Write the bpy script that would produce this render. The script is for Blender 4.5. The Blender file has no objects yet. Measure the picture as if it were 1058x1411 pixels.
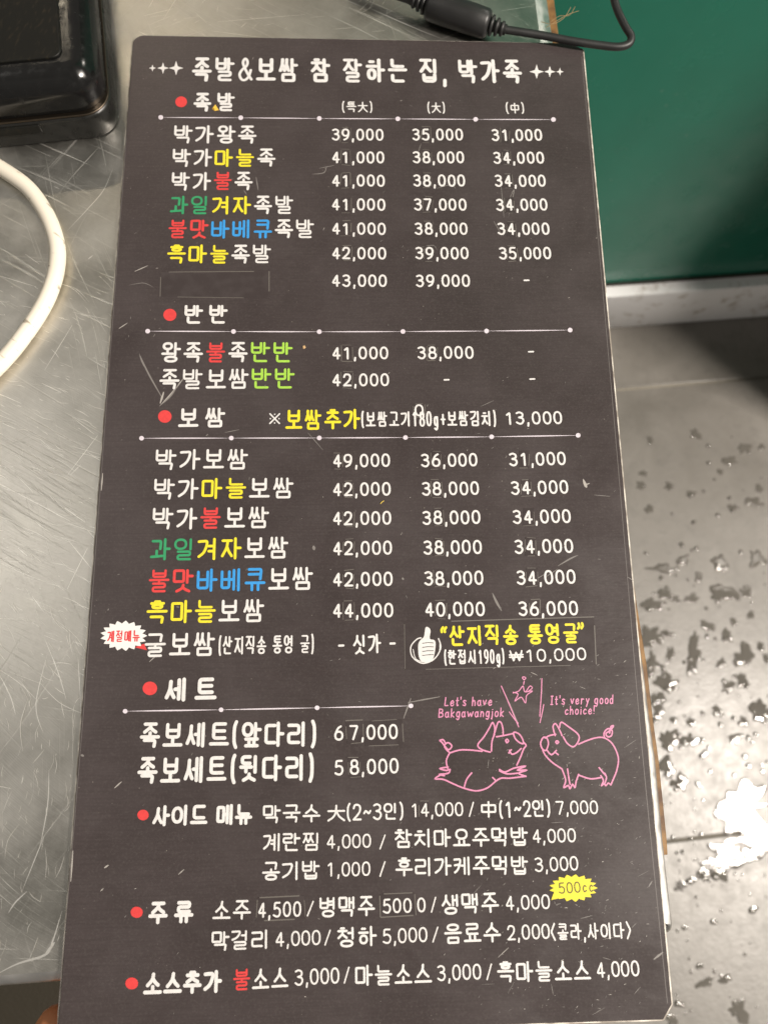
import bpy, bmesh, math, random
from mathutils import Vector, Matrix

random.seed(7)
scene = bpy.context.scene
COL = scene.collection

# ------------------------------------------------------------------ camera
PW, PH, FPX = 1058.0, 1411.0, 1080.0
RX = Vector((0.99919803, -0.01501826, 0.03711812))
RY = Vector((-0.00554464, -0.96996159, -0.24319493))
RZ = Vector((0.03965551, 0.24279408, -0.96926698))
TOP = 0.0026                                   # the menu's upper face
CAM = Vector((-0.00458927, -0.09370125, 0.28628332 + TOP))
cam_data = bpy.data.cameras.new('camera')
cam = bpy.data.objects.new('camera', cam_data)
COL.objects.link(cam)
m = Matrix.Identity(4)
for i in range(3):
    m[i][0], m[i][1], m[i][2], m[i][3] = RX[i], -RY[i], -RZ[i], CAM[i]
cam.matrix_world = m
cam_data.sensor_fit = 'VERTICAL'
cam_data.sensor_width = 27.0
cam_data.sensor_height = 36.0
cam_data.lens = FPX / PH * 36.0
cam_data.clip_start = 0.01
cam_data.clip_end = 50
cam_data.dof.use_dof = True
cam_data.dof.focus_distance = 0.292
cam_data.dof.aperture_fstop = cam_data.lens / 2.0
scene.camera = cam

# ------------------------------------------------------------------ light
world = bpy.data.worlds.new('World')
scene.world = world
world.use_nodes = True
wn, wl = world.node_tree.nodes, world.node_tree.links
bg = wn['Background']
bg.inputs['Strength'].default_value = 0.30
tc = wn.new('ShaderNodeTexCoord')
nz = wn.new('ShaderNodeTexNoise'); nz.inputs['Scale'].default_value = 2.3; nz.inputs['Detail'].default_value = 3
wl.new(tc.outputs['Generated'], nz.inputs['Vector'])
rp = wn.new('ShaderNodeValToRGB')
rp.color_ramp.elements[0].position = .32; rp.color_ramp.elements[0].color = (.34, .32, .29, 1)
rp.color_ramp.elements[1].position = .72; rp.color_ramp.elements[1].color = (1.0, .94, .85, 1)
wl.new(nz.outputs['Fac'], rp.inputs['Fac'])
wl.new(rp.outputs['Color'], bg.inputs['Color'])

def area(name, loc, target, sx, sy, power, col):
    d = bpy.data.lights.new(name, 'AREA')
    d.shape = 'RECTANGLE'; d.size = sx; d.size_y = sy; d.energy = power; d.color = col
    o = bpy.data.objects.new(name, d); COL.objects.link(o)
    o.location = loc
    o.rotation_euler = (Vector(target) - Vector(loc)).to_track_quat('-Z', 'Y').to_euler()
    return o
area('ceiling_lamp', (1.75, -0.50, 1.84), (0.5, 0, -.76), .34, .30, 132, (1, .915, .82))
area('ceiling_lamp', (-0.72, 2.15, 1.84), (0, .2, 0), .40, .05, 3.2, (1, .86, .64))
area('ceiling_lamp', (-1.12, 0.36, 1.84), (-.1, 0, 0), .6, .6, 4.2, (1, .95, .88))

scene.view_settings.view_transform = 'Standard'
scene.view_settings.look = 'None'
scene.view_settings.exposure = 0
scene.view_settings.gamma = 1
scene.view_settings.use_curve_mapping = False
try:
    scene.cycles.use_denoising = True
    scene.cycles.max_bounces = 8
    scene.cycles.sample_clamp_indirect = 6
except Exception:
    pass

# ------------------------------------------------------------------ helpers
def at(x, y, z=0.0):
    d = RX * ((x - PW / 2) / FPX) + RY * ((y - PH / 2) / FPX) + RZ
    k = (z - CAM.z) / d.z
    return CAM + d * k

class MB:
    def __init__(s): s.v, s.f, s.m, s.smooth = [], [], [], []
    def add(s, verts, faces, mat=0, smooth=False):
        o = len(s.v); s.v += [tuple(p) for p in verts]
        for f in faces:
            s.f.append(tuple(i + o for i in f)); s.m.append(mat); s.smooth.append(smooth)
    def build(s, name, mats, parent=None, loc=(0, 0, 0), fix=False):
        me = bpy.data.meshes.new(name)
        L = Vector(loc)
        me.from_pydata([tuple(Vector(p) - L) for p in s.v], [], s.f)
        mats = mats if isinstance(mats, (list, tuple)) else [mats]
        for mm in mats: me.materials.append(mm)
        for p, mi, sm in zip(me.polygons, s.m, s.smooth):
            p.material_index = mi; p.use_smooth = sm
        if fix:
            bm = bmesh.new(); bm.from_mesh(me)
            bmesh.ops.recalc_face_normals(bm, faces=bm.faces)
            bm.to_mesh(me); bm.free()
        o = bpy.data.objects.new(name, me); COL.objects.link(o)
        if parent: o.parent = parent
        else: o.location = loc
        return o

def tag(o, label=None, cat=None, group=None, kind=None):
    if label: o['label'] = label
    if cat: o['category'] = cat
    if group: o['group'] = group
    if kind: o['kind'] = kind
    return o
def thing(name, loc, label, cat, group=None):
    o = bpy.data.objects.new(name, None); COL.objects.link(o); o.location = loc
    o.empty_display_size = .02
    return tag(o, label, cat, group)

def box(mb, x0, x1, y0, y1, z0, z1, rot=0, org=(0, 0), mat=0):
    c, s = math.cos(rot), math.sin(rot)
    def q(x, y, z): return (org[0] + c * x - s * y, org[1] + s * x + c * y, z)
    V = [q(x0, y0, z0), q(x1, y0, z0), q(x1, y1, z0), q(x0, y1, z0), q(x0, y0, z1), q(x1, y0, z1), q(x1, y1, z1), q(x0, y1, z1)]
    mb.add(V, [(3, 2, 1, 0), (4, 5, 6, 7), (0, 1, 5, 4), (1, 2, 6, 5), (2, 3, 7, 6), (3, 0, 4, 7)], mat)

def round_poly(pts, radii, n=6):
    """pts: CCW 2D polygon, radius per corner"""
    out = []; N = len(pts)
    for i in range(N):
        p, a, b = Vector(pts[i]), Vector(pts[i - 1]), Vector(pts[(i + 1) % N])
        r = radii[i] if isinstance(radii, (list, tuple)) else radii
        u, w = (a - p).normalized(), (b - p).normalized()
        ang = u.angle(w); t = r / math.tan(ang / 2)
        s, e = p + u * t, p + w * t
        if r < 1e-7: out.append(p); continue
        c = p + (u + w).normalized() * (r / math.sin(ang / 2))
        a0 = math.atan2(s.y - c.y, s.x - c.x); a1 = math.atan2(e.y - c.y, e.x - c.x)
        while a1 < a0: a1 += 2 * math.pi
        if a1 - a0 > math.pi: a1 -= 2 * math.pi
        for k in range(n + 1):
            a_ = a0 + (a1 - a0) * k / n
            out.append(Vector((c.x + r * math.cos(a_), c.y + r * math.sin(a_))))
    return out
def inset(poly, d):
    N = len(poly); out = []
    for i in range(N):
        a, p, b = poly[i - 1], poly[i], poly[(i + 1) % N]
        e1, e2 = (p - a), (b - p)
        e1 = e1.normalized() if e1.length > 1e-9 else e2.normalized(); e2 = e2.normalized() if e2.length > 1e-9 else e1
        n = Vector((-e1.y - e2.y, e1.x + e2.x))
        n = n.normalized() if n.length > 1e-9 else Vector((-e1.y, e1.x))
        k = max(.5, n.dot(Vector((-e1.y, e1.x))))
        out.append(p + n * (d / k))
    return out
def slab(mb, poly, z0, z1, bev=0, seg=4, mat=0, bottom=True, cap_mat=None, rings=None, cap=True):
    """rounded-edge slab over a CCW outline"""
    given = rings is not None
    if not given: rings = [(0, z0), (0, z1 - bev)]
    if bev > 0 and not given:
        for k in range(1, seg + 1):
            a = math.pi / 2 * k / seg
            rings.append((bev * (1 - math.cos(a)), z1 - bev + bev * math.sin(a)))
    V, F = [], []; N = len(poly)
    for d, z in rings:
        for p in (inset(poly, d) if d else poly): V.append((p.x, p.y, z))
    for r in range(len(rings) - 1):
        for i in range(N):
            j = (i + 1) % N
            F.append((r * N + i, r * N + j, (r + 1) * N + j, (r + 1) * N + i))
    mb.add(V, F, mat, bev > 0)
    o = (len(rings) - 1) * N
    if cap: mb.add(V[o:], [tuple(range(N))], mat if cap_mat is None else cap_mat)
    top_ring = V[o:]
    if bottom: mb.add(V[:N], [tuple(reversed(range(N)))], mat)
    return top_ring

def crom(P, n=8, closed=False):
    P = [Vector(p) for p in P]; out = []; N = len(P)
    for i in range(N if closed else N - 1):
        g = (lambda k: P[k % N]) if closed else (lambda k: P[min(max(k, 0), N - 1)])
        a, b, c, d = g(i - 1), g(i), g(i + 1), g(i + 2)
        for k in range(n):
            t = k / n
            out.append(.5 * ((2 * b) + (c - a) * t + (2 * a - 5 * b + 4 * c - d) * t * t + (3 * b - a - 3 * c + d) * t ** 3))
    if not closed: out.append(P[-1])
    return out

def tube(mb, path, rad, n=12, mat=0, caps=True):
    P = [Vector(p) for p in path]
    R_ = rad if isinstance(rad, (list, tuple)) else [rad] * len(P)
    T = [(P[min(i + 1, len(P) - 1)] - P[max(i - 1, 0)]).normalized() for i in range(len(P))]
    up = Vector((0, 0, 1)) if abs(T[0].z) < .9 else Vector((1, 0, 0))
    u = T[0].cross(up).normalized()
    V, F = [], []
    for i, p in enumerate(P):
        u = (u - T[i] * u.dot(T[i])).normalized(); w = T[i].cross(u)
        for k in range(n):
            a = 2 * math.pi * k / n
            V.append(p + (u * math.cos(a) + w * math.sin(a)) * R_[i])
    for i in range(len(P) - 1):
        for k in range(n):
            j = (k + 1) % n
            F.append((i * n + k, (i + 1) * n + k, (i + 1) * n + j, i * n + j))
    mb.add(V, F, mat, True)
    if caps:
        mb.add(V[:n], [tuple(range(n))], mat); mb.add(V[-n:], [tuple(reversed(range(n)))], mat)

# ------------------------------------------------------------------ materials
def mat(name, col, rough=.5, metal=0, spec=.5, **kw):
    mm = bpy.data.materials.new(name); mm.use_nodes = True
    b = mm.node_tree.nodes['Principled BSDF']
    b.inputs['Base Color'].default_value = (*col, 1); b.inputs['Roughness'].default_value = rough
    b.inputs['Metallic'].default_value = metal; b.inputs['Specular IOR Level'].default_value = spec
    if 'coat' in kw:
        b.inputs['Coat Weight'].default_value = kw['coat']; b.inputs['Coat Roughness'].default_value = kw.get('coat_rough', .05)
    return mm
class NG:
    """little node-graph helper"""
    def __init__(s, mm):
        s.t = mm.node_tree; s.n, s.l = s.t.nodes, s.t.links; s.b = s.n['Principled BSDF']
        s.obj = s.n.new('ShaderNodeTexCoord').outputs['Object']
    def map(s, rot=0, scale=(1, 1, 1), loc=(0, 0, 0), src=None):
        # rotate first, then stretch
        r = s.n.new('ShaderNodeMapping'); r.inputs['Rotation'].default_value = (0, 0, rot); r.inputs['Location'].default_value = loc
        s.l.new(src or s.obj, r.inputs['Vector'])
        k = s.n.new('ShaderNodeMapping'); k.inputs['Scale'].default_value = scale
        s.l.new(r.outputs[0], k.inputs['Vector']); return k.outputs[0]
    def noise(s, vec, scale, detail=2, rough=.5, dist=0):
        x = s.n.new('ShaderNodeTexNoise'); x.inputs['Scale'].default_value = scale
        x.inputs['Detail'].default_value = detail; x.inputs['Roughness'].default_value = rough; x.inputs['Distortion'].default_value = dist
        s.l.new(vec, x.inputs['Vector']); return x.outputs['Fac']
    def voro(s, vec, scale, feature='F1'):
        x = s.n.new('ShaderNodeTexVoronoi'); x.feature = feature; x.inputs['Scale'].default_value = scale
        s.l.new(vec, x.inputs['Vector']); return x.outputs['Distance']
    def ramp(s, fac, a, b, lo=0, hi=1):
        x = s.n.new('ShaderNodeMapRange'); x.inputs[1].default_value = a; x.inputs[2].default_value = b
        x.inputs[3].default_value = lo; x.inputs[4].default_value = hi
        s.l.new(fac, x.inputs[0]); return x.outputs[0]
    def math(s, op, a, b):
        x = s.n.new('ShaderNodeMath'); x.operation = op
        for i, q in enumerate((a, b)):
            if isinstance(q, (int, float)): x.inputs[i].default_value = q
            else: s.l.new(q, x.inputs[i])
        return x.outputs[0]
    def mix(s, fac, a, b):
        x = s.n.new('ShaderNodeMix'); x.data_type = 'RGBA'
        if isinstance(fac, (int, float)): x.inputs[0].default_value = fac
        else: s.l.new(fac, x.inputs[0])
        for i, q in ((6, a), (7, b)):
            if isinstance(q, tuple): x.inputs[i].default_value = (*q, 1)
            else: s.l.new(q, x.inputs[i])
        return x.outputs[2]
    def color(s, o): s.l.new(o, s.b.inputs['Base Color'])
    def rough(s, o): s.l.new(o, s.b.inputs['Roughness'])
    def bump(s, h, strength=.3, dist=.001):
        x = s.n.new('ShaderNodeBump'); x.inputs['Strength'].default_value = strength; x.inputs['Distance'].default_value = dist
        s.l.new(h, x.inputs['Height']); s.l.new(x.outputs[0], s.b.inputs['Normal'])

# printed colours
INK = dict(w=mat('print_white', (.70, .68, .67), .45), y=mat('print_yellow', (.78, .66, .03), .45),
           r=mat('print_red', (.66, .05, .05), .5), g=mat('print_green', (.03, .29, .12), .5),
           b=mat('print_blue', (.035, .29, .68), .5), l=mat('print_lime', (.35, .60, .07), .5),
           p=mat('print_pink', (.64, .24, .40), .5), o=mat('print_olive', (.10, .085, .012), .5),
           d=mat('print_lilac_white', (.66, .60, .66), .5), k=mat('print_dark', (.03, .027, .027), .5))
for q in INK.values():
    g = NG(q); base = tuple(g.b.inputs['Base Color'].default_value)[:3]
    n = g.noise(g.obj, 900, 2)
    g.color(g.mix(g.ramp(n, .3, .75), base, tuple(c * .86 for c in base)))

face_m = mat('laminated_charcoal_print', (.035, .029, .028), .36, spec=.30)
g = NG(face_m)
weave = g.noise(g.map(0, (60, 1500, 1)), 1, 2)
grain = g.noise(g.obj, 1400, 2)
smear = g.noise(g.obj, 26, 5, .62, .4)
speck = g.ramp(g.voro(g.obj, 330), .075, .045)
speck = g.math('MULTIPLY', speck, g.ramp(g.noise(g.obj, 55, 2), .50, .66))
c = g.mix(g.ramp(smear, .35, .75), (.045, .0355, .0355), (.062, .050, .0505))
c = g.mix(g.math('MULTIPLY', g.ramp(weave, .4, .7), .24), c, (.026, .021, .020))
c = g.mix(g.math('MULTIPLY', g.ramp(grain, .5, .75), .35), c, (.085, .074, .070))
c = g.mix(g.math('MULTIPLY', speck, .55), c, (.34, .31, .27))
g.color(c)
smudge = g.noise(g.map(.4, (1, 2.2, 1)), 16, 4, .6, 1.2)
g.rough(g.math('ADD', g.ramp(smear, .3, .75, .27, .43), g.ramp(smudge, .52, .68, 0, .12)))
g.bump(g.noise(g.map(0, (300, 900, 1)), 1, 3), .10, .0004)

edge_m = mat('worn_laminate_edge', (.50, .46, .40), .45)
g = NG(edge_m); g.color(g.mix(g.ramp(g.noise(g.obj, 160, 4), .38, .66), (.30, .26, .22), (.80, .75, .67)))
scuff_m = mat('scuffed_laminate', (.19, .175, .165), .42)
scuff2_m = mat('deep_scuff', (.36, .335, .31), .45)
line_m = mat('faint_laminate_line', (.14, .125, .12), .35)
stick_m = mat('sticker_film', (.044, .036, .0345), .32, spec=.34)
g = NG(stick_m); g.color(g.mix(g.ramp(g.noise(g.obj, 240, 3), .4, .7), (.043, .034, .034), (.055, .045, .045)))
rim_m = mat('dusty_sticker_rim', (.125, .112, .10), .45)
white_m = mat('badge_white', (.74, .72, .70), .5)

# stainless steel with directional and swirling scratches
steel = mat('scratched_stainless_steel', (.56, .54, .50), .33, 1.0)
g = NG(steel)
warp_n = g.n.new('ShaderNodeTexNoise'); warp_n.inputs['Scale'].default_value = 9; warp_n.inputs['Detail'].default_value = 1
g.l.new(g.obj, warp_n.inputs['Vector'])
vm = g.n.new('ShaderNodeVectorMath'); vm.operation = 'SCALE'; vm.inputs['Scale'].default_value = .030
g.l.new(warp_n.outputs['Color'], vm.inputs[0])
va = g.n.new('ShaderNodeVectorMath'); va.operation = 'ADD'
g.l.new(g.obj, va.inputs[0]); g.l.new(vm.outputs[0], va.inputs[1]); warped = va.outputs[0]
tot = None
for ang, sc, lo, hi, amp, pat in ((.52, (16, 950, 1), .665, .75, 1.0, 14), (.60, (30, 1700, 1), .64, .74, .7, 22), (-1.0, (14, 900, 1), .68, .76, .9, 12),
                                  (1.25, (20, 1300, 1), .66, .76, .8, 17), (.1, (25, 1500, 1), .69, .78, .6, 19), (-.5, (18, 800, 1), .71, .79, .7, 10)):
    s_ = g.ramp(g.noise(g.map(ang, sc, (ang, sc[0] * .01, 0), warped), 1, 1), lo, hi)
    s_ = g.math('MULTIPLY', s_, g.ramp(g.noise(g.map(0, (1, 1, 1), (ang * 7, 0, 0)), pat, 2), .40, .66, 0, amp))
    tot = s_ if tot is None else g.math('MAXIMUM', tot, s_)
mott = g.noise(g.obj, 38, 6, .65)
fine = g.noise(g.map(.5, (60, 2600, 1), (0, 0, 0), warped), 1, 2)
c = g.mix(g.ramp(mott, .3, .72), (.44, .425, .385), (.67, .65, .605))
c = g.mix(g.math('MULTIPLY', tot, .62), c, (.86, .84, .79))
g.color(c)
r = g.math('ADD', g.ramp(mott, .3, .75, .30, .46), g.math('MULTIPLY', tot, .18))
g.rough(r)
hgt = g.math('ADD', g.math('MULTIPLY', tot, -.5), g.math('MULTIPLY', fine, .28))
hgt = g.math('ADD', hgt, g.math('MULTIPLY', mott, .5))
g.bump(hgt, .32, .00035)
scr_m = mat('bright_scratch_steel', (.92, .90, .85), .46, 1.0)
steel_edge = mat('polished_steel_rim', (.80, .785, .76), .34, 1.0)
g = NG(steel_edge); g.rough(g.ramp(g.noise(g.obj, 120, 4), .3, .7, .30, .5))

brown_m = mat('brown_plywood_core', (.2, .1, .03), .6)
g = NG(brown_m); g.color(g.mix(g.ramp(g.noise(g.obj, 130, 5), .35, .7), (.07, .03, .01), (.24, .13, .04)))
black_gloss = mat('glossy_black_plastic', (.006, .006, .006), .16, spec=.5)
g = NG(black_gloss); g.rough(g.ramp(g.noise(g.obj, 300, 4), .4, .75, .12, .34))
black_satin = mat('satin_black_plastic', (.010, .010, .009), .34)
g = NG(black_satin); g.rough(g.ramp(g.noise(g.obj, 260, 4), .35, .7, .26, .5)); g.bump(g.noise(g.obj, 2200, 2), .15, .0003)
screen_m = mat('dark_dusty_screen', (.012, .011, .008), .5, spec=.25)
g = NG(screen_m); g.color(g.mix(g.ramp(g.noise(g.map(.3, (120, 40, 60)), 6, 5), .56, .75), (.005, .005, .004), (.022, .018, .011)))
silver_m = mat('worn_silver_trim', (.10, .08, .06), .38, 1.0)
rubber_m = mat('black_rubber_cable', (.016, .016, .016), .42)
g = NG(rubber_m); g.bump(g.noise(g.obj, 1500, 2), .12, .0003); g.rough(g.ramp(g.noise(g.obj, 90, 4), .3, .7, .34, .55))
cord_m = mat('off_white_rubber_cord', (.80, .74, .63), .45)
g = NG(cord_m)
dirt = g.ramp(g.noise(g.map(.6, (130, 420, 200)), 1, 3), .62, .72)
g.color(g.mix(g.math('MULTIPLY', dirt, .75), g.mix(g.noise(g.obj, 60, 3), (.82, .77, .67), (.74, .67, .55)), (.22, .17, .11)))
skin_m = mat('skin', (.50, .20, .085), .5)
g = NG(skin_m); g.b.inputs['Subsurface Weight'].default_value = .15; g.b.inputs['Subsurface Radius'].default_value = (.01, .004, .002)
g.color(g.mix(g.noise(g.obj, 120, 4), (.42, .15, .06), (.56, .24, .11)))
nail_m = mat('nail', (.60, .34, .24), .3)
sleeve_m = mat('dark_sleeve_cloth', (.03, .028, .03), .9)

tile_m = mat('grey_porcelain_tile', (.20, .187, .165), .38, spec=.66)
g = NG(tile_m)
big = g.noise(g.obj, 7, 5, .6, .6); med = g.noise(g.obj, 60, 5, .65)
c = g.mix(g.ramp(big, .3, .72), (.145, .134, .118), (.215, .200, .180))
c = g.mix(g.math('MULTIPLY', g.ramp(med, .5, .75), .45), c, (.10, .092, .08))
g.color(c); g.rough(g.math('ADD', g.ramp(big, .3, .7, .35, .43), g.ramp(med, .3, .7, -.04, .05)))
g.bump(g.math('ADD', med, g.noise(g.obj, 260, 3)), .16, .0012)
grout_m = mat('pale_grout', (.20, .18, .15), .8)
g = NG(grout_m); g.color(g.mix(g.ramp(g.noise(g.map(0, (1, 1.8, 1)), 2.2, 3), .42, .60), (.045, .04, .034), (.34, .31, .25)))
water_m = mat('wet_film', (.075, .069, .060), .045, spec=.5)
g = NG(water_m); g.color(g.mix(g.noise(g.obj, 30, 3), (.105, .097, .085), (.15, .139, .123)))
bead_m = mat('water_bead', (.14, .13, .115), .09, spec=.8)
sheet_m = mat('water_sheet', (.12, .11, .10), .10, spec=.6)
g = NG(sheet_m); g.bump(g.noise(g.obj, 150, 4, .6), .25, .0012)
green_m = mat('green_gloss_paint', (.008, .115, .070), .30, spec=.5)
g = NG(green_m); n = g.noise(g.obj, 6, 5, .6); g.color(g.mix(g.ramp(n, .3, .7), (.0065, .125, .080), (.010, .155, .102)))
sp = g.math('MULTIPLY', g.ramp(g.voro(g.obj, 60), .10, .05), g.ramp(g.noise(g.obj, 9, 3), .5, .62))
src = g.b.inputs['Base Color'].links[0].from_socket
g.color(g.mix(g.math('MULTIPLY', sp, .35), src, (.20, .27, .22)))
g.rough(g.ramp(g.noise(g.obj, 30, 4), .3, .7, .17, .30)); g.bump(g.noise(g.obj, 90, 3), .06, .001)
plinth_m = mat('dirty_white_plinth', (.8, .8, .8), .4)
g = NG(plinth_m); g.color(g.mix(g.ramp(g.noise(g.map(0, (1, 1, 1)), 40, 5, .65), .55, .74), (.88, .875, .88), (.38, .32, .26)))
dark_seam = mat('dark_seam', (.03, .026, .02), .8)
mat_m = mat('added_mat_dark_brown', (.030, .024, .014), .75)
g = NG(mat_m); g.bump(g.noise(g.obj, 300, 3), .4, .002)
wood_m = mat('dark_stained_wood', (.06, .038, .022), .5)
g = NG(wood_m); g.color(g.mix(g.noise(g.map(0, (14, 14, 1.5)), 3, 5), (.035, .022, .013), (.085, .054, .03)))

# ------------------------------------------------------------------ floor
FZ = -0.76
RA = math.radians(4.9)                     # the room is turned a little against the menu
cr, sr = math.cos(RA), math.sin(RA)
FO = (0.39, 0.3516)                        # a point on the upper tile joint
mb = MB()
TS, GAP = .612, .0035
for i in range(-5, 6):
    for j in range(-5, 6):
        x0, y0 = i * TS + .36, j * TS
        P = [Vector((x0 + GAP / 2, y0 + GAP / 2)), Vector((x0 + TS - GAP / 2, y0 + GAP / 2)), Vector((x0 + TS - GAP / 2, y0 + TS - GAP / 2)), Vector((x0 + GAP / 2, y0 + TS - GAP / 2))]
        P = [Vector((FO[0] + cr * p.x - sr * p.y, FO[1] + sr * p.x + cr * p.y)) for p in P]
        slab(mb, P, FZ - .006, FZ, .0012, 2, 0, False)
mb.add([(-4, -4, FZ - .0022), (5, -4, FZ - .0022), (5, 5, FZ - .0022), (-4, 5, FZ - .0022)], [(0, 1, 2, 3)], 1)
tag(mb.build('floor', [tile_m, grout_m]), kind='structure')

# ------------------------------------------------------------------ green wall with its plinth
def rm(x, y): return (FO[0] + cr * x - sr * y, FO[1] + sr * x + cr * y)
bp = at(850, 452, FZ)                      # foot of the plinth, in room axes
def to_room(p): return ((p.x - FO[0]) * cr + (p.y - FO[1]) * sr, -(p.x - FO[0]) * sr + (p.y - FO[1]) * cr)
YP = to_room(bp)[1]
def at_plane(px, py, yr):
    d = RX * ((px - PW / 2) / FPX) + RY * ((py - PH / 2) / FPX) + RZ
    n = Vector((-sr, cr, 0)); p0 = Vector((*rm(0, yr), 0))
    return CAM + d * ((p0 - CAM).dot(n) / d.dot(n))
ZPL = at_plane(850, 409, YP).z             # top of the plinth's front
DPL = to_room(at(850, 391, ZPL))[1] - YP   # depth of its ledge
wall = thing('green_wall', (*rm(.4, YP + DPL + .05), FZ), 'glossy green painted wall standing beside the counter above a white plinth', 'wall')
L = wall.location.copy()
mb = MB(); box(mb, -.30, 2.2, YP + DPL, YP + DPL + .10, ZPL + .003, FZ + 1.75, RA, FO)
o = mb.build('painted_panel', green_m, wall, L)
mb = MB()
pl = [Vector(rm(-.30, YP)), Vector(rm(2.2, YP)), Vector(rm(2.2, YP + DPL + .10)), Vector(rm(-.30, YP + DPL + .10))]
slab(mb, pl, FZ + .002, ZPL, .0015, 2)
mb.build('plinth', plinth_m, wall, L)
mb = MB(); box(mb, -.30, 2.2, YP + DPL - .0035, YP + DPL - .0005, ZPL + .0005, ZPL + .0045, RA, FO)
mb.build('sealant_seam', dark_seam, wall, L)

# unseen dark cabinet, added beyond the right edge to shade the wall's corner
cab = thing('added_shade_cabinet', (.93, .36, FZ), 'unseen dark wooden cabinet added at the right to shade the corner of the green wall', 'cabinet')
mb = MB(); box(mb, .70, 1.15, .255, .47, FZ + .05, FZ + .95); mb.build('carcass', wood_m, cab, cab.location)
mb = MB(); box(mb, .715, 1.135, .237, .253, FZ + .07, FZ + .93); d = mb.build('door', wood_m, cab, cab.location)
mb = MB(); tube(mb, [(.75, .22, FZ + .5), (.75, .22, FZ + .62)], .006); mb.build('handle', steel_edge, d, cab.location)
for x in (.72, 1.10):
    for y in (.27, .44):
        mb = MB(); box(mb, x, x + .03, y, y + .03, FZ + .001, FZ + .05); mb.build('foot', wood_m, cab, cab.location)

# made-up mat standing in for the dark area in front of the counter
mb = MB(); slab(mb, round_poly([(-1.1, -1.35), (.30, -1.3), (.27, -.36), (-1.1, -.40)], .03), FZ + .001, FZ + .012, .003)
tag(mb.build('added_dark_mat', mat_m, None, (-.4, -.85, FZ)), 'dark brown mat added for the dark area before the front edge of the counter', 'mat')

# ------------------------------------------------------------------ water on the floor
def blob(mb, c, rx, ry, rot, h, mat_i, wob=.35, n=44):
    K = 11 if n > 20 else 5
    ph = [random.uniform(0, 6.28) for _ in range(K)]
    am = [wob / (k * .55 + 1.3) * random.uniform(.4, 1.3) for k in range(K)]
    def rad(a): return max(.28, 1 + sum(am[k] * math.sin((k + 1) * a + ph[k]) for k in range(K)))
    V, F = [], []
    prof = [(1, .0), (.965, .45), (.90, .80), (.74, .97), (.35, 1)]
    for s_, z in prof:
        for k in range(n):
            a = 2 * math.pi * k / n; r_ = rad(a) * s_
            x, y = r_ * math.cos(a) * rx, r_ * math.sin(a) * ry
            V.append((c[0] + x * math.cos(rot) - y * math.sin(rot), c[1] + x * math.sin(rot) + y * math.cos(rot), FZ + .0002 + h * z))
    V.append((c[0], c[1], FZ + .0002 + h))
    for i in range(len(prof) - 1):
        for k in range(n):
            F.append((i * n + k, i * n + (k + 1) % n, (i + 1) * n + (k + 1) % n, (i + 1) * n + k))
    for k in range(n): F.append(((len(prof) - 1) * n + k, (len(prof) - 1) * n + (k + 1) % n, len(prof) * n))
    mb.add(V, F, mat_i, True)
MPP = .00098          # metres on the floor per photo pixel
splats = [(895, 607, 5, 5), (958, 597, 8, 7), (1028, 617, 9, 8), (1049, 615, 4, 4), (1005, 634, 12, 6), (992, 651, 5, 4), (886, 652, 6, 4), (883, 670, 8, 5), (923, 670, 7, 5), (952, 680, 8, 4), (1045, 672, 6, 6), (1035, 690, 9, 6)]
for x, y, a, b in ((275, 85, 24, 22), (725, 75, 34, 16), (840, 55, 40, 25), (345, 400, 62, 24), (465, 345, 32, 26), (660, 360, 46, 38), (850, 340, 52, 36), (545, 440, 20, 26), (300, 580, 54, 34), (380, 530, 40, 32), (420, 562, 26, 20), (510, 550, 42, 20), (670, 530, 66, 50), (800, 520, 36, 24), (300, 750, 60, 52), (370, 735, 40, 14), (590, 700, 42, 24), (518, 830, 36, 92), (782, 860, 50, 56), (660, 890, 24, 22), (695, 748, 26, 26), (725, 678, 20, 18), (820, 640, 22, 16), (370, 1000, 58, 42), (390, 850, 20, 36), (770, 990, 32, 38), (692, 1025, 30, 26), (645, 1145, 30, 22), (730, 1285, 30, 22), (880, 1150, 62, 56), (500, 1295, 48, 30), (375, 1310, 50, 46), (410, 1192, 18, 14), (500, 1203, 20, 22), (325, 1150, 34, 44), (775, 1192, 20, 18), (320, 1070, 36, 34), (570, 1362, 18, 14), (860, 800, 24, 14), (900, 870, 18, 24), (300, 900, 34, 50)):
    splats.append((820 + x / 3.815, 680 + y / 3.815, a / 3.815, b / 3.815))
for x, y, a, b in ((370, 110, 40, 40), (310, 40, 44, 44), (440, 635, 22, 14), (490, 598, 26, 14), (600, 600, 44, 26), (770, 790, 22, 14), (560, 857, 14, 9), (400, 894, 16, 10), (482, 1096, 14, 9), (520, 1186, 50, 15), (612, 1160, 36, 17), (685, 1330, 44, 48), (330, 1395, 26, 26), (372, 1300, 24, 13)):
    splats.append((840 + x / 3.908, 1050 + y / 3.908, a / 3.908, b / 3.908))
mb = MB()
for x, y, a, b in splats:
    p = at(x, y, FZ)
    blob(mb, p, a * MPP * .95, b * MPP * 1.02, random.uniform(-.35, .35), .0005 + .00004 * min(a, b), 0, .40 if a > 6 else .26)
    for q in range(random.choice((0, 1, 1, 2, 3)) if y > 820 else random.choice((0, 0, 1))):
        bpx = at(x + random.uniform(-.8, .8) * a, y + random.uniform(.3, 1.1) * b, FZ + .0012); r_ = random.uniform(1.4, 3.6) * MPP
        blob(mb, bpx, r_ * random.uniform(1, 1.8), r_, 0, r_ * .7, 1, .2, 16)
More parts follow.
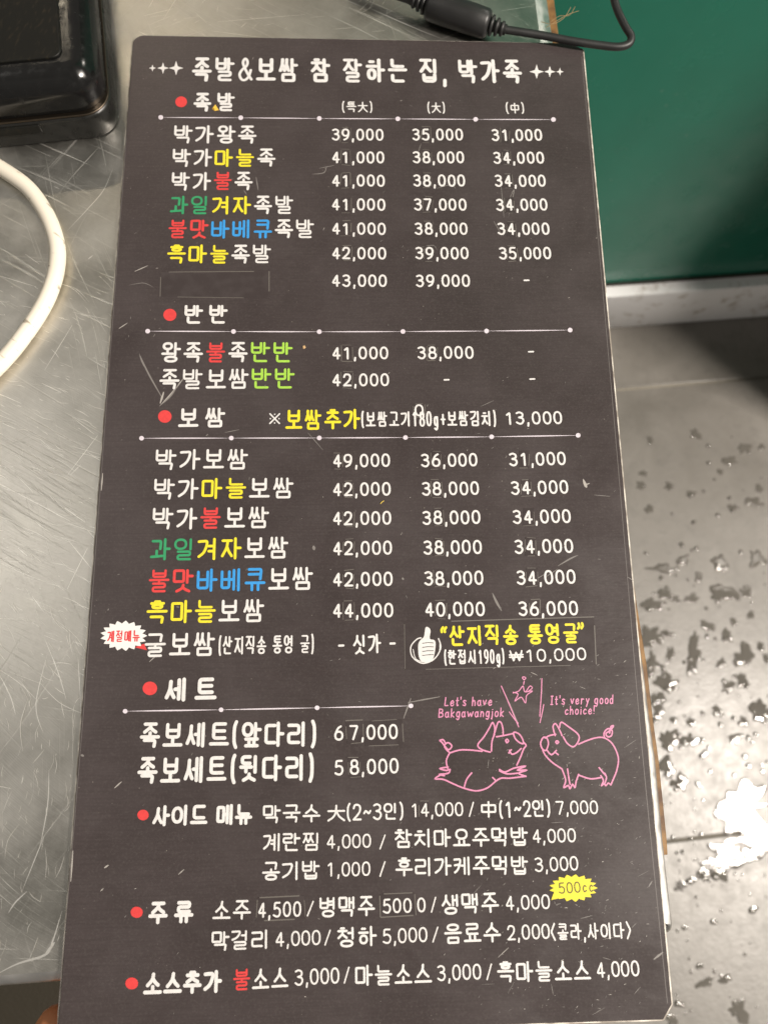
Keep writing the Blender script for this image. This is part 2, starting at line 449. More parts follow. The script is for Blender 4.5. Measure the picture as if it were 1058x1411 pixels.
for x, y, a, b in ((1029, 1112, 34, 27), (985, 1190, 22, 9), (1003, 1176, 16, 9), (1028, 1180, 26, 10), (1050, 1165, 16, 14), (966, 1207, 8, 5), (938, 1222, 7, 5), (1005, 1160, 9, 5)):
    p = at(x, y, FZ); blob(mb, p, a * MPP * 1.1, b * MPP * 1.1, .12, .00025, 2, .5, 60)
for k in range(150):
    t = random.random() ** .7
    x, y = random.uniform(875 + t * 40, 1085), 590 + t * 640
    p = at(x, y, FZ); r_ = random.uniform(1.0, 3.6) * MPP
    blob(mb, p, r_, r_ * random.uniform(.7, 1.2), random.uniform(0, 3), r_ * .55, 1, .2, 14)
for k in range(34):
    x, y = random.uniform(925, 1085), random.uniform(1180, 1420)
    p = at(x, y, FZ); r_ = random.uniform(.8, 2.2) * MPP
    blob(mb, p, r_, r_ * random.uniform(.6, 1.2), random.uniform(0, 3), r_ * .4, 1, .3, 12)
tag(mb.build('water', [water_m, bead_m, sheet_m]), kind='structure')

# ------------------------------------------------------------------ stainless counter
e0, e1 = at(757, 28, 0), at(928, 1285, 0)
CA = math.atan2(-(e1.x - e0.x), (e1.y - e0.y) * -1) * -1      # turn of its right edge
ed = (e0 - e1); ed.z = 0; ed.normalize()                       # along the right edge, away from the viewer
ex = Vector((ed.y, -ed.x, 0))                                  # outwards to the right
f0 = at(38, 1363, 0)
# right-front corner: where the front line meets the right edge
fd = ex
A_ = Matrix(((ed.x, -fd.x), (ed.y, -fd.y)))
s_ = A_.inverted() @ Vector((f0.x - e1.x, f0.y - e1.y))
corner = Vector((e1.x, e1.y, 0)) + ed * s_[0]
def cpt(u, v, z=0): return corner - ex * u + ed * v + Vector((0, 0, z))       # u to the left, v to the back
counter = thing('steel_counter', cpt(.6, .4, FZ), 'scratched stainless steel counter carrying the menu and the black device', 'counter')
CL = counter.location.copy()
RIM = [(927, 1285), (920, 1225), (912, 1155), (902, 1047), (894.5, 994), (885, 916), (872.5, 837), (852, 700), (805, 385), (757, 28)]
def rim_pts(px): return [Vector(at(x, y, -.0030).xy) for x, y in px]
P = [Vector(cpt(1.25, 0).xy)] + rim_pts(RIM) + [Vector(cpt(0, .80).xy), Vector(cpt(1.25, .80).xy)]
P = round_poly(P, [.004, .003] + [0] * (len(RIM) - 1) + [.004, .004], 4)
mb = MB(); tr = slab(mb, P, -.0225, 0, .0042, 6, 1, False, 0, [(0, -.0225), (0, -.0034), (.0003, -.0024), (.0012, -.0013), (.0050, -.0003), (.0066, 0)], False)
# the sheet itself, as a ladder of long narrow quads between its two sides
ys = sorted(((Vector(p) - corner).dot(ed), p) for p in tr)
rt = sorted([(v, Vector(p)) for v, p in ys if (corner - Vector(p)).dot(ex) < .5], key=lambda q: q[0])
lf_u = max((corner - Vector(p)).dot(ex) for p in tr)
LV = []
for v, p in rt: LV += [tuple(p), tuple(cpt(lf_u, v))]
mb.add(LV, [(2 * i, 2 * i + 2, 2 * i + 3, 2 * i + 1) for i in range(len(rt) - 1)], 0)
# hero scratches, cut as slivers a few hundredths of a millimetre proud
def strip(mb, pts, hw, z, mat_i=0, dome=0.0, taper=False, closed=False, caps=True):
    """flat ribbon along 2D points with round caps and a slightly raised middle"""
    pts = [Vector((p[0], p[1])) for p in pts]
    q = [pts[0]]
    for p in pts[1:]:
        if (p - q[-1]).length > hw * .12: q.append(p)
    if closed and (q[0] - q[-1]).length < hw * .12: q.pop()
    N = len(q)
    if N < 2:
        q = [q[0], q[0] + Vector((hw * .02, 0))]; N = 2
    Lf, Rt = [], []
    for i in range(N):
        a = q[i - 1] if (i > 0 or closed) else q[i]; b = q[(i + 1) % N] if (i < N - 1 or closed) else q[i]
        d1 = (q[i] - a).normalized() if (q[i] - a).length > 0 else (b - q[i]).normalized()
        d2 = (b - q[i]).normalized() if (b - q[i]).length > 0 else d1
        n = Vector((-d1.y - d2.y, d1.x + d2.x))
        n = n.normalized() if n.length > 1e-6 else Vector((-d1.y, d1.x))
        k = min(1.6, 1 / max(.3, n.dot(Vector((-d1.y, d1.x)))))
        w = hw * k
        if taper: w *= max(.12, math.sin(math.pi * (i + .4) / (N - .2)))
        Lf.append(q[i] + n * w); Rt.append(q[i] - n * w)
    V = [(p.x, p.y, z) for p in Lf] + [(p.x, p.y, z + dome) for p in q] + [(p.x, p.y, z) for p in Rt]
    F = []
    for i in range(N if closed else N - 1):
        j = (i + 1) % N
        F += [(N + i, N + j, j, i), (2 * N + i, 2 * N + j, N + j, N + i)]
    if not closed and caps and not taper:
        for i, sgn in ((0, -1), (N - 1, 1)):
            c0 = q[i]; l = Lf[i] - c0; r_ = Rt[i] - c0
            a0 = math.atan2(l.y, l.x); idx = [i]
            for k in range(1, 6):
                a = a0 - sgn * math.pi * k / 6
                V.append((c0.x + hw * math.cos(a), c0.y + hw * math.sin(a), z)); idx.append(len(V) - 1)
            idx.append(2 * N + i)
            for k in range(len(idx) - 1):
                F.append((N + i, idx[k], idx[k + 1]) if sgn < 0 else (N + i, idx[k + 1], idx[k]))
    mb.add(V, F, mat_i, False)
def scratch(mb, pxs, wpx, z, mi, taper=True):
    P = [at(x, y, z) for x, y in pxs]
    P = crom([(p.x, p.y) for p in P], 6) if len(P) > 2 else [P[0], (P[0] + P[1]) / 2, P[1]]
    strip(mb, [(p.x, p.y) for p in P], wpx * .000285 / 2, z, mi, 0, taper)
ZS = .00003
for pts, w in (([(-5, 664), (50, 693), (104, 722)], 1.4), ([(4, 583), (22, 591)], 1.6), ([(25, 755), (38, 766)], 2.0), ([(93, 655), (135, 600)], 1.2), ([(95, 745), (126, 783)], 1.6),
               ([(121, 755), (93, 812)], 1.4), ([(97, 655), (112, 640)], 1.0), ([(-4, 541), (30, 556)], 1.4), ([(58, 528), (85, 541)], 1.5), ([(100, 430), (148, 440)], 1.0),
               ([(93, 318), (122, 287), (143, 262), (156, 232)], 1.6), ([(62, 510), (100, 448)], 1.2), ([(35, 350), (55, 364)], 1.0), ([(0, 380), (50, 395)], 1.2),
               ([(-5, 1343), (25, 1328), (62, 1316), (72, 1300), (86, 1255)], 3.2), ([(62, 1316), (70, 1306), (76, 1298)], 4.2), ([(12, 1258), (22, 1243), (38, 1228)], 2.0),
               ([(55, 1170), (66, 1110), (68, 1060)], 1.6), ([(30, 1230), (50, 1180), (62, 1150)], 1.3), ([(60, 1010), (50, 970), (66, 900)], 1.3), ([(0, 930), (15, 960), (22, 985)], 1.6),
               ([(62, 880), (80, 925), (92, 965)], 1.5), ([(45, 822), (60, 842)], 1.8), ([(130, 598), (100, 575)], 1.2), ([(90, 700), (118, 720)], 1.6), ([(108, 905), (112, 980)], 1.2),
               ([(300, 30), (420, 20)], 1.0), ([(480, 10), (530, 30)], 1.0), ([(690, 15), (735, 8)], 1.0), ([(72, 290), (76, 296)], 1.5), ([(75, 257), (82, 260)], 1.4), ([(122, 357), (128, 352)], 2.0)):
    ZS += 6e-7; scratch(mb, pts, w * .8, ZS, 2)
random.seed(11)
for k in range(520):
    x, y = random.uniform(-20, 175), random.uniform(380, 1340)
    if y > 950: a = random.gauss(1.85, .22) - (x / 175) * .2
    elif y > 800: a = random.gauss(.75, .4)
    else: a = random.gauss(.45, .22)
    if random.random() < .06: a = random.uniform(0, 3.14)
    l = random.expovariate(1 / 15) + 3
    bend = random.uniform(-.12, .12) * l
    dx, dy = math.cos(a) * l, math.sin(a) * l
    if y + dy > 1350: continue
    ZS = .00006 + .0000004 * k
    scratch(mb, [(x, y), (x + dx / 2 - dy / l * bend, y + dy / 2 + dx / l * bend), (x + dx, y + dy)], random.uniform(.28, .85), ZS, 2)
for k in range(60):
    x, y = random.uniform(190, 740), random.uniform(-10, 45)
    a = random.gauss(-.25, .5); l = random.expovariate(1 / 16) + 3
    ZS = .0002 + .0000004 * k
    scratch(mb, [(x, y), (x + math.cos(a) * l, y + math.sin(a) * l)], random.uniform(.4, .9), ZS, 2)
mb.build('counter_top', [steel, steel_edge, scr_m], counter, CL)
mb = MB()
vb = 0
def cbox(mb, u0, u1, v0, v1, z0, z1, mi=0):
    V = [cpt(u0, v0, z0), cpt(u0, v1, z0), cpt(u1, v1, z0), cpt(u1, v0, z0), cpt(u0, v0, z1), cpt(u0, v1, z1), cpt(u1, v1, z1), cpt(u1, v0, z1)]
    mb.add(V, [(3, 2, 1, 0), (4, 5, 6, 7), (0, 1, 5, 4), (1, 2, 6, 5), (2, 3, 7, 6), (3, 0, 4, 7)], mi)
kv = (at(917, 1178, 0) - corner).dot(ed)
BR = [(920, 1178), (918.5, 1155), (907.5, 1047), (900, 994), (891, 916), (878, 837), (858, 700), (813, 385), (767, 28)]
def low(px, z=-.0245): return [Vector(at(x, y, z).xy) for x, y in px]
bo = low(BR); bo.append(bo[-1] + (bo[-1] - bo[-2]).normalized() * .30)
inn = [p - Vector(ex.xy) * .02 for p in reversed(bo)]
mb = MB(); slab(mb, bo + inn, -.036, -.0245, .0006, 2); mb.build('plywood_core', brown_m, counter, CL)
mb = MB(); cbox(mb, .022, 1.2, -.0018, .014, -.033, -.0245)
mb.build('trim_strip', mat('tan_trim', (.36, .22, .10), .6), counter, CL)
mb = MB(); cbox(mb, .04, 1.2, .03, .78, -.10, -.0365); mb.build('apron', steel_edge, counter, CL)
for u in (.05, 1.15):
    for v in (.04, .73):
        mb = MB(); cbox(mb, u, u + .04, v, v + .04, FZ + .001, -.1005); mb.build('leg', steel_edge, counter, CL)

# ------------------------------------------------------------------ the menu
menu = thing('menu_board', (0, 0, 0), 'long charcoal laminated menu board printed with Korean dishes and prices', 'menu')
MW, MH = .10, .1948
outl = round_poly([(-MW, -MH), (MW, -MH), (MW, MH), (-MW, MH)], [.004, .0005, .0005, .005], 5)
def chamfer(w, h, c):
    P = [(-w, -h), (w - c * .75, -h), (w, -h + c), (w, h - c * .7), (w - c * 1.3, h), (-w, h)]
    return round_poly(P, [.004, .001, .001, .001, .001, .005], 4)
mb = MB(); slab(mb, chamfer(MW, MH, .0048),   .0002, .0020, .0001, 1); mb.build('backing_board', edge_m, menu)
mb = MB(); slab(mb, inset(chamfer(MW, MH, .0048), .00065), .00205, TOP, .0001, 1, 0)
def px_strip(mb, pts, wpx, mi, z, taper=False, smooth=True, dome=0):
    P = [at(x, y, TOP) for x, y in pts]
    P = [(p.x, p.y) for p in P]
    if len(P) > 2 and smooth: P = crom(P, 7)
    elif len(P) == 2 and taper: P = [P[0], tuple((Vector(P[0]) + Vector(P[1])) / 2), P[1]]
    strip(mb, P, wpx * .000277 / 2, z, mi, dome, taper)
ZSC = TOP + .00001
# inner line of the laminate along the right and left edges
px_strip(mb, [(801, 78), (830, 400), (856, 700), (883, 1020), (919, 1382)], .8, 1, ZSC)
px_strip(mb, [(174.6, 190), (147, 560), (114, 1000), (80, 1400)], .6, 1, ZSC)
# scuffs and scratches that the photograph shows
for k, (pts, w, mi) in enumerate((([(192, 487), (205, 515), (226, 552)], 2.2, 2), ([(254, 520), (240, 538), (220, 560)], 2.0, 3), ([(226, 540), (221, 556)], 3.0, 3), ([(248, 526), (236, 545), (222, 558)], 2.2, 2),
                   ([(186, 374), (204, 366)], 1.4, 3), ([(178, 393), (198, 390), (212, 396)], .9, 2), ([(164, 453), (176, 445)], 1.4, 3), ([(193, 490), (199, 505)], 2.4, 2),
                   ([(353, 244), (356, 262)], 1.6, 2), ([(336, 262), (340, 268)], 1.2, 2), ([(430, 240), (446, 238), (450, 230)], 1.4, 2), ([(440, 232), (460, 228)], 1.2, 2),
                   ([(803, 660), (806, 668), (808, 672)], 4.2, 3), ([(806, 668), (812, 666)], 1.6, 3), ([(818, 682), (840, 684)], .9, 2), ([(678, 817), (684, 830), (691, 842)], 3.2, 2),
                   ([(768, 780), (785, 770), (796, 765)], 2.0, 2), ([(750, 796), (768, 784)], 1.2, 2), ([(432, 752), (433, 758)], 4.5, 2), ([(554, 796), (556, 799)], 3, 2),
                   ([(690, 945), (714, 998)], 2.2, 2), ([(562, 968), (606, 960)], 1.8, 2), ([(556, 990), (566, 962)], 2.0, 2), ([(158, 1086), (168, 1077)], 1.6, 3), ([(144, 1196), (150, 1192)], 2.0, 3),
                   ([(139, 1228), (143, 1224)], 1.2, 3), ([(101, 1172), (98, 1215)], 1.8, 3), ([(142, 652), (140, 676)], 1.8, 3), ([(112, 1040), (116, 1042)], 3, 2), ([(206, 912), (215, 904)], 1.1, 3),
                   ([(246, 1205), (254, 1198)], 1.2, 3), ([(662, 560), (680, 552)], .8, 2), ([(700, 278), (708, 262), (700, 300)], 1.2, 2), ([(690, 255), (694, 300)], 1.0, 2),
                   ([(900, 1322), (913, 1312)], 2.6, 2), ([(893, 1222), (898, 1214)], 1.6, 2), ([(864, 795), (872, 800)], 1.2, 2), ([(600, 260), (620, 255), (628, 260)], .9, 2), ([(580, 198), (576, 210)], 1.0, 2),
                   ([(575, 342), (596, 338), (602, 345)], .9, 2), ([(680, 305), (690, 322)], 1.0, 2), ([(424, 596), (445, 620)], .9, 2), ([(310, 596), (330, 592)], 1.0, 2), ([(735, 800), (752, 790)], 1.0, 2))):
    px_strip(mb, pts, w, mi, ZSC + k * 4e-7, True)
random.seed(5)
for k in range(560):
    if k < 370: x, y = random.uniform(650, 890), random.uniform(880, 1400)
    else: x, y = random.uniform(120, 880), random.uniform(70, 1400)
    lo = 183 - (y - 47) * .077; hi = 804 + (y - 58) * .092
    if not lo + 8 < x < hi - 8: continue
    a = random.gauss(-.6, .5); l = random.uniform(.8, 4.5) if k > 24 else random.uniform(6, 20)
    px_strip(mb, [(x, y), (x + l * math.cos(a), y + l * math.sin(a))], random.uniform(.35, .85), 2 if random.random() < .75 else 3, ZSC + 2e-5 + k * 2e-7, True)
mb.build('printed_face', [face_m, line_m, scuff_m, scuff2_m], menu)

# ---- a rounded stroke alphabet (Hangul built from its letters)
def P_(*p): return ('p', list(p))
def S_(*p): return ('s', list(p))
def E_(cx, cy, rx, ry): return ('e', cx, cy, rx, ry)
def C_(*p): return ('c', list(p))
JAMO = {
 'ㄱ': [P_((0, 1), (1, 1), (.92, 0))], 'ㄱv': [S_((0, .98), (.45, 1), (.92, .97), (.86, .62), (.55, .25), (.02, .0))],
 'ㄴ': [P_((0, 1), (0, 0), (1, 0))], 'ㄷ': [P_((1, 1), (0, 1), (0, 0), (1, 0))],
 'ㄹ': [P_((0, 1), (1, 1), (1, .52), (0, .52), (0, 0), (1, 0))], 'ㅁ': [C_((0, 0), (1, 0), (1, 1), (0, 1))],
 'ㅂ': [P_((0, 1), (0, 0), (1, 0), (1, 1)), P_((0, .52), (1, .52))],
 'ㅅ': [S_((.52, 1), (.42, .5), (0, 0)), S_((.47, .62), (.7, .28), (1, 0))], 'ㅇ': [E_(.5, .5, .5, .5)],
 'ㅈ': [P_((.02, 1), (.98, 1)), S_((.55, 1), (.45, .55), (0, 0)), S_((.5, .58), (.7, .28), (1, 0))],
 'ㅊ': [P_((.32, 1.0), (.68, 1.0)), P_((.0, .72), (1, .72)), S_((.52, .72), (.42, .36), (0, 0)), S_((.48, .42), (.7, .2), (1, 0))],
 'ㅋ': [P_((0, 1), (1, 1), (.92, 0)), P_((0, .5), (.92, .5))], 'ㅋv': [S_((0, .98), (.45, 1), (.92, .97), (.84, .6), (.5, .2), (.05, 0)), P_((.05, .55), (.84, .6))],
 'ㅌ': [P_((1, 1), (0, 1), (0, 0), (1, 0)), P_((0, .5), (.95, .5))],
 'ㅍ': [P_((0, 1), (1, 1)), P_((0, 0), (1, 0)), P_((.28, 1), (.28, 0)), P_((.72, 1), (.72, 0))],
 'ㅎ': [P_((.32, 1.02), (.68, 1.02)), P_((0, .74), (1, .74)), E_(.5, .26, .38, .27)],
}
DBL = {'ㄲ': 'ㄱ', 'ㅆ': 'ㅅ', 'ㅉ': 'ㅈ', 'ㅃ': 'ㅂ', 'ㄸ': 'ㄷ'}
LL = 'ㄱㄲㄴㄷㄸㄹㅁㅂㅃㅅㅆㅇㅈㅉㅊㅋㅌㅍㅎ'
VV = 'ㅏㅐㅑㅒㅓㅔㅕㅖㅗㅘㅙㅚㅛㅜㅝㅞㅟㅠㅡㅢㅣ'
TT = ['', 'ㄱ', 'ㄲ', 'ㄳ', 'ㄴ', 'ㄵ', 'ㄶ', 'ㄷ', 'ㄹ', 'ㄺ', 'ㄻ', 'ㄼ', 'ㄽ', 'ㄾ', 'ㄿ', 'ㅀ', 'ㅁ', 'ㅂ', 'ㅄ', 'ㅅ', 'ㅆ', 'ㅇ', 'ㅈ', 'ㅊ', 'ㅋ', 'ㅌ', 'ㅍ', 'ㅎ']
def place(strokes, x0, y0, x1, y1):
    out = []
    for s in strokes:
        if s[0] == 'e': out.append(('e', x0 + s[1] * (x1 - x0), y0 + s[2] * (y1 - y0), s[3] * (x1 - x0), s[4] * (y1 - y0)))
        else: out.append((s[0], [(x0 + a * (x1 - x0), y0 + b * (y1 - y0)) for a, b in s[1]]))
    return out
def letter(j, x0, y0, x1, y1, side=False):
    if j in DBL:
        w = (x1 - x0); k = DBL[j]
        return place(JAMO[k], x0, y0, x0 + w * .50, y1) + place(JAMO[k], x0 + w * .50, y0, x1, y1)
    if side and j + 'v' in JAMO: return place(JAMO[j + 'v'], x0, y0, x1, y1)
    return place(JAMO[j], x0, y0, x1, y1)
def hangul(ch):
    n = ord(ch) - 0xAC00
    L_, V_, T_ = LL[n // 588], VV[(n % 588) // 28], TT[n % 28]
    out = []
    if V_ in 'ㅏㅐㅑㅓㅔㅕㅖㅣ':
        lo, hi = ((.53, 1.0) if T_ == 'ㄹ' else (.47, 1.0)) if T_ else (.12, .90)
        vb, vt = (.50 if T_ == 'ㄹ' else .42, 1.0) if T_ else (.0, 1.0)
        mid = (vb + vt) / 2 + .02
        if V_ == 'ㅏ': lx = .52; out += [P_((.72, vt), (.72, vb)), P_((.72, mid), (1.0, mid))]
        elif V_ == 'ㅣ': lx = .60; out += [P_((.86, vt), (.86, vb))]
        elif V_ == 'ㅓ': lx = .50; out += [P_((.86, vt), (.86, vb)), P_((.60, mid), (.86, mid))]
        elif V_ == 'ㅕ': lx = .48; q = .09 if T_ else .13; out += [P_((.86, vt), (.86, vb)), P_((.56, mid + q), (.86, mid + q)), P_((.56, mid - q), (.86, mid - q))]
        elif V_ == 'ㅐ': lx = .46; out += [P_((.66, vt - .03), (.66, vb + .04)), P_((.92, vt), (.92, vb)), P_((.66, mid), (.92, mid))]
        elif V_ == 'ㅔ': lx = .40; out += [P_((.66, vt - .03), (.66, vb + .04)), P_((.92, vt), (.92, vb)), P_((.46, mid), (.66, mid))]
        elif V_ == 'ㅖ': lx = .40; out += [P_((.66, vt - .03), (.66, vb + .04)), P_((.92, vt), (.92, vb)), P_((.46, mid + .1), (.66, mid + .1)), P_((.46, mid - .12), (.66, mid - .12))]
        out += letter(L_, .0, lo, lx, hi, True)
        if T_: out += letter(T_, .16, .0, .84, .385 if T_ == 'ㄹ' else .30)
    elif V_ in 'ㅗㅛㅜㅠㅡ':
        if T_:
            if V_ == 'ㅗ': out += letter(L_, .17, .64, .83, 1.0) + [P_((.0, .42), (1, .42)), P_((.5, .60), (.5, .42))]
            elif V_ == 'ㅜ': out += letter(L_, .17, .70, .83, 1.0) + [P_((.0, .545), (1, .545)), P_((.5, .545), (.5, .36))]
            else: out += letter(L_, .17, .70, .83, 1.0) + [P_((.0, .535), (1, .535))]
            out += letter(T_, .18, .0, .82, .37 if T_ == 'ㄹ' and V_ in 'ㅜㅡ' else .27)
        else:
            if V_ == 'ㅗ': out += letter(L_, .16, .42, .84, .98) + [P_((.0, .06), (1, .06)), P_((.5, .34), (.5, .06))]
            elif V_ == 'ㅛ': out += letter(L_, .16, .44, .84, .98) + [P_((.0, .06), (1, .06)), P_((.34, .32), (.34, .06)), P_((.66, .32), (.66, .06))]
            elif V_ == 'ㅜ': out += letter(L_, .16, .52, .84, 1.0) + [P_((.0, .34), (1, .34)), P_((.5, .34), (.5, .0))]
            elif V_ == 'ㅠ': out += letter(L_, .16, .52, .84, 1.0) + [P_((.0, .34), (1, .34)), P_((.33, .34), (.33, .0)), P_((.67, .34), (.67, .0))]
            else: out += letter(L_, .16, .34, .84, .98) + [P_((.0, .08), (1, .08))]
    else:
        if V_ == 'ㅘ':
            if T_: out += letter(L_, .06, .68, .52, 1.0) + [P_((.29, .64), (.29, .44)), P_((.0, .42), (.60, .42)), P_((.74, 1.0), (.74, .34)), P_((.74, .68), (1, .68))]
            else: out += letter(L_, .06, .52, .52, .92) + [P_((.29, .42), (.29, .14)), P_((.0, .12), (.60, .16)), P_((.74, 1.0), (.74, .0)), P_((.74, .52), (1, .52))]
        elif V_ == 'ㅟ':
            if T_: out += letter(L_, .08, .72, .54, 1.0) + [P_((.0, .56), (.64, .56)), P_((.31, .56), (.31, .36)), P_((.86, 1.0), (.86, .34))]
            else: out += letter(L_, .08, .55, .54, .95) + [P_((.0, .36), (.64, .36)), P_((.31, .36), (.31, .0)), P_((.86, 1.0), (.86, .0))]
        if T_: out += letter(T_, .18, .0, .82, .25)
    return out
GL = {
 '0': [E_(.5, .5, .5, .5)], '1': [P_((.18, .80), (.58, 1), (.58, 0))],
 '2': [S_((.04, .76), (.2, .96), (.5, 1.0), (.84, .92), (.94, .70), (.74, .42), (.02, .0)), P_((.02, 0), (1, 0))],
 '3': [S_((.05, .92), (.45, 1), (.86, .88), (.84, .64), (.36, .54)), S_((.36, .54), (.84, .46), (.98, .24), (.72, .02), (.36, 0), (0, .12))],
 '4': [P_((.70, 0), (.70, 1), (0, .28), (1, .28))],
 '5': [P_((.90, 1), (.16, 1), (.10, .56)), S_((.10, .56), (.5, .63), (.9, .50), (.97, .26), (.78, .04), (.40, 0), (0, .10))],
 '6': [S_((.80, 1), (.42, .86), (.12, .56), (.0, .3)), E_(.5, .30, .5, .30)], '7': [P_((0, 1), (1, 1), (.38, 0))],
 '8': [E_(.5, .765, .40, .235), E_(.5, .265, .5, .265)], '9': [E_(.5, .69, .5, .31), S_((1, .69), (.94, .42), (.70, .14), (.26, .0))],
 ',': [P_((.62, .06), (.34, -.20))], '-': [P_((0, .48), (1, .48))], '/': [P_((.1, -.05), (.9, 1.05))],
 '(': [S_((.85, 1.08), (.25, .80), (.25, .20), (.85, -.08))], ')': [S_((.15, 1.08), (.75, .80), (.75, .20), (.15, -.08))],
 '<': [P_((1, 1.05), (0, .5), (1, -.05))], '>': [P_((0, 1.05), (1, .5), (0, -.05))],
 '~': [S_((0, .42), (.25, .58), (.5, .5), (.75, .42), (1, .58))], '+': [P_((0, .45), (1, .45)), P_((.5, .80), (.5, .10))],
 '&': [S_((1, .02), (.7, .28), (.36, .66), (.30, .86), (.48, 1), (.66, .86), (.58, .66), (.2, .46), (.02, .24), (.2, .02), (.5, .0), (.78, .16), (.94, .46))],
 '₩': [P_((0, .95), (.25, .05), (.5, .85), (.75, .05), (1, .95)), P_((-.08, .60), (1.08, .60)), P_((-.08, .40), (1.08, .40))],
 '※': [P_((.06, .94), (.94, .06)), P_((.06, .06), (.94, .94)), E_(.5, .90, .03, .03), E_(.5, .10, .03, .03), E_(.1, .5, .03, .03), E_(.9, .5, .03, .03)],
 '大': [P_((0, .64), (1, .64)), S_((.5, 1), (.46, .52), (.28, .2), (.0, .0)), S_((.52, .62), (.68, .28), (1, .0))],
 '中': [C_((.06, .32), (.94, .32), (.94, .78), (.06, .78)), P_((.5, 1), (.5, 0))],
 '“': [S_((.35, 1), (.1, .85), (.12, .72)), S_((.9, 1), (.65, .85), (.67, .72))], '”': [S_((.3, 1), (.35, .85), (.1, .7)), S_((.85, 1), (.9, .85), (.65, .7))],
 '!': [P_((.6, 1), (.5, .35)), E_(.45, .05, .03, .03)], "'": [P_((.6, 1.05), (.45, .78))], '·': [E_(.5, .5, .05, .05)],
 'L': [P_((.15, 1), (.05, .02), (.95, .06))], 'I': [P_((.5, 1), (.5, 0)), P_((.1, 1), (.9, 1)), P_((.1, 0), (.9, 0))],
 'B': [P_((.08, 1), (.08, 0)), S_((.08, 1), (.7, .92), (.72, .62), (.1, .54)), S_((.1, .54), (.85, .44), (.85, .1), (.08, 0))],
 'a': [E_(.42, .28, .40, .30), S_((.84, .6), (.84, .2), (1, .02))], 'c': [S_((.9, .5), (.5, .6), (.1, .3), (.4, 0), (.9, .1))],
 'd': [E_(.42, .28, .40, .30), P_((.84, 1), (.86, 0))], 'e': [S_((.06, .3), (.88, .36), (.6, .62), (.1, .4), (.2, .05), (.6, .0), (.95, .12))],
 'g': [E_(.45, .32, .40, .30), S_((.86, .62), (.88, 0), (.6, -.3), (.1, -.22))], 'h': [P_((.1, 1), (.08, 0)), S_((.1, .4), (.5, .62), (.85, .4), (.88, 0))],
 'i': [P_((.5, .6), (.5, 0)), E_(.52, .85, .04, .03)], 'j': [S_((.6, .6), (.62, .0), (.4, -.28), (.05, -.2)), E_(.62, .85, .04, .03)],
 'k': [P_((.1, 1), (.1, 0)), P_((.85, .62), (.15, .28), (.9, 0))], 'n': [P_((.1, .6), (.1, 0)), S_((.1, .4), (.5, .62), (.85, .4), (.88, 0))],
 'o': [E_(.5, .3, .44, .31)], 'r': [P_((.15, .6), (.15, 0)), S_((.15, .4), (.45, .6), (.85, .56))],
 's': [S_((.88, .54), (.4, .62), (.15, .45), (.75, .22), (.7, .0), (.08, .06))], 't': [S_((.45, .95), (.42, .2), (.6, 0), (.9, .08)), P_((.05, .62), (.9, .62))],
 'v': [P_((.05, .6), (.5, .02), (.95, .62))], 'w': [P_((0, .6), (.25, 0), (.5, .5), (.75, 0), (1, .6))], 'y': [P_((.08, .6), (.5, .1)), P_((.95, .6), (.2, -.32))],
}
WID = {'\u2009': .25, ',': .34, ' ': .42, '(': .40, ')': .40, '/': .5, '&': .82, '-': .55, '~': .62, '+': .6, '<': .52, '>': .52, '₩': .9, '※': .8, '大': 1, '中': .95, '“': .5, '”': .5, '!': .3, "'": .25, 'i': .3, 'j': .35, 't': .5, 'L': .6, 'I': .5, 'w': .8, 'B': .7}
def weight(ch, dig):
    if 0xAC00 <= ord(ch) <= 0xD7A3: return 1.0
    if ch.isdigit(): return dig
    return WID.get(ch, .58)
def round_corners(P, r, closed=False):
    out = []; N = len(P)
    for i in range(N):
        if not closed and i in (0, N - 1): out.append(P[i]); continue
        a, p, b = P[i - 1], P[i], P[(i + 1) % N]
        la, lb = (a - p).length, (b - p).length
        c = min(r, la * .45, lb * .45)
        s = p + (a - p) * (c / max(la, 1e-9)); e = p + (b - p) * (c / max(lb, 1e-9))
        for k in range(5):
            t = k / 4; out.append(s * (1 - t) ** 2 + p * (2 * t * (1 - t)) + e * t * t)
    return out
ZK = [0]
def ink_z(base):
    ZK[0] = (ZK[0] + 1) % 23
    return base + ZK[0] * 1.1e-6
def draw_strokes(mb, strokes, f, hw, base, mi):
    """strokes in glyph space -> ribbons through the mapping f"""
    for s in strokes:
        z = ink_z(base); dome = 6e-6
        if s[0] == 'e':
            n = 26
            sq = .88                                    # slightly squared ovals
            pts = []
            for k in range(n):
                a = 2 * math.pi * k / n; ca, sa = math.cos(a), math.sin(a)
                pts.append(f(s[1] + s[3] * math.copysign(abs(ca) ** sq, ca), s[2] + s[4] * math.copysign(abs(sa) ** sq, sa)))
            if max((pts[0] - pts[n // 2]).length, (pts[n // 4] - pts[3 * n // 4]).length) < hw * 1.2:
                c0 = f(s[1], s[2]); strip(mb, [c0, c0 + Vector((hw * .1, 0))], hw, z, mi, dome)
            else: strip(mb, pts, hw, z, mi, dome, closed=True)
        elif s[0] == 'c':
            strip(mb, round_corners([f(*p) for p in s[1]], hw * .9, True), hw, z, mi, dome, closed=True)
        elif s[0] == 's': strip(mb, crom([f(*p) for p in s[1]], 7), hw, z, mi, dome)
        else: strip(mb, round_corners([f(*p) for p in s[1]], hw * 1.5), hw, z, mi, dome)
ZINK = TOP + .00009
def px2(x, y): p = at(x, y, TOP); return Vector((p.x, p.y))
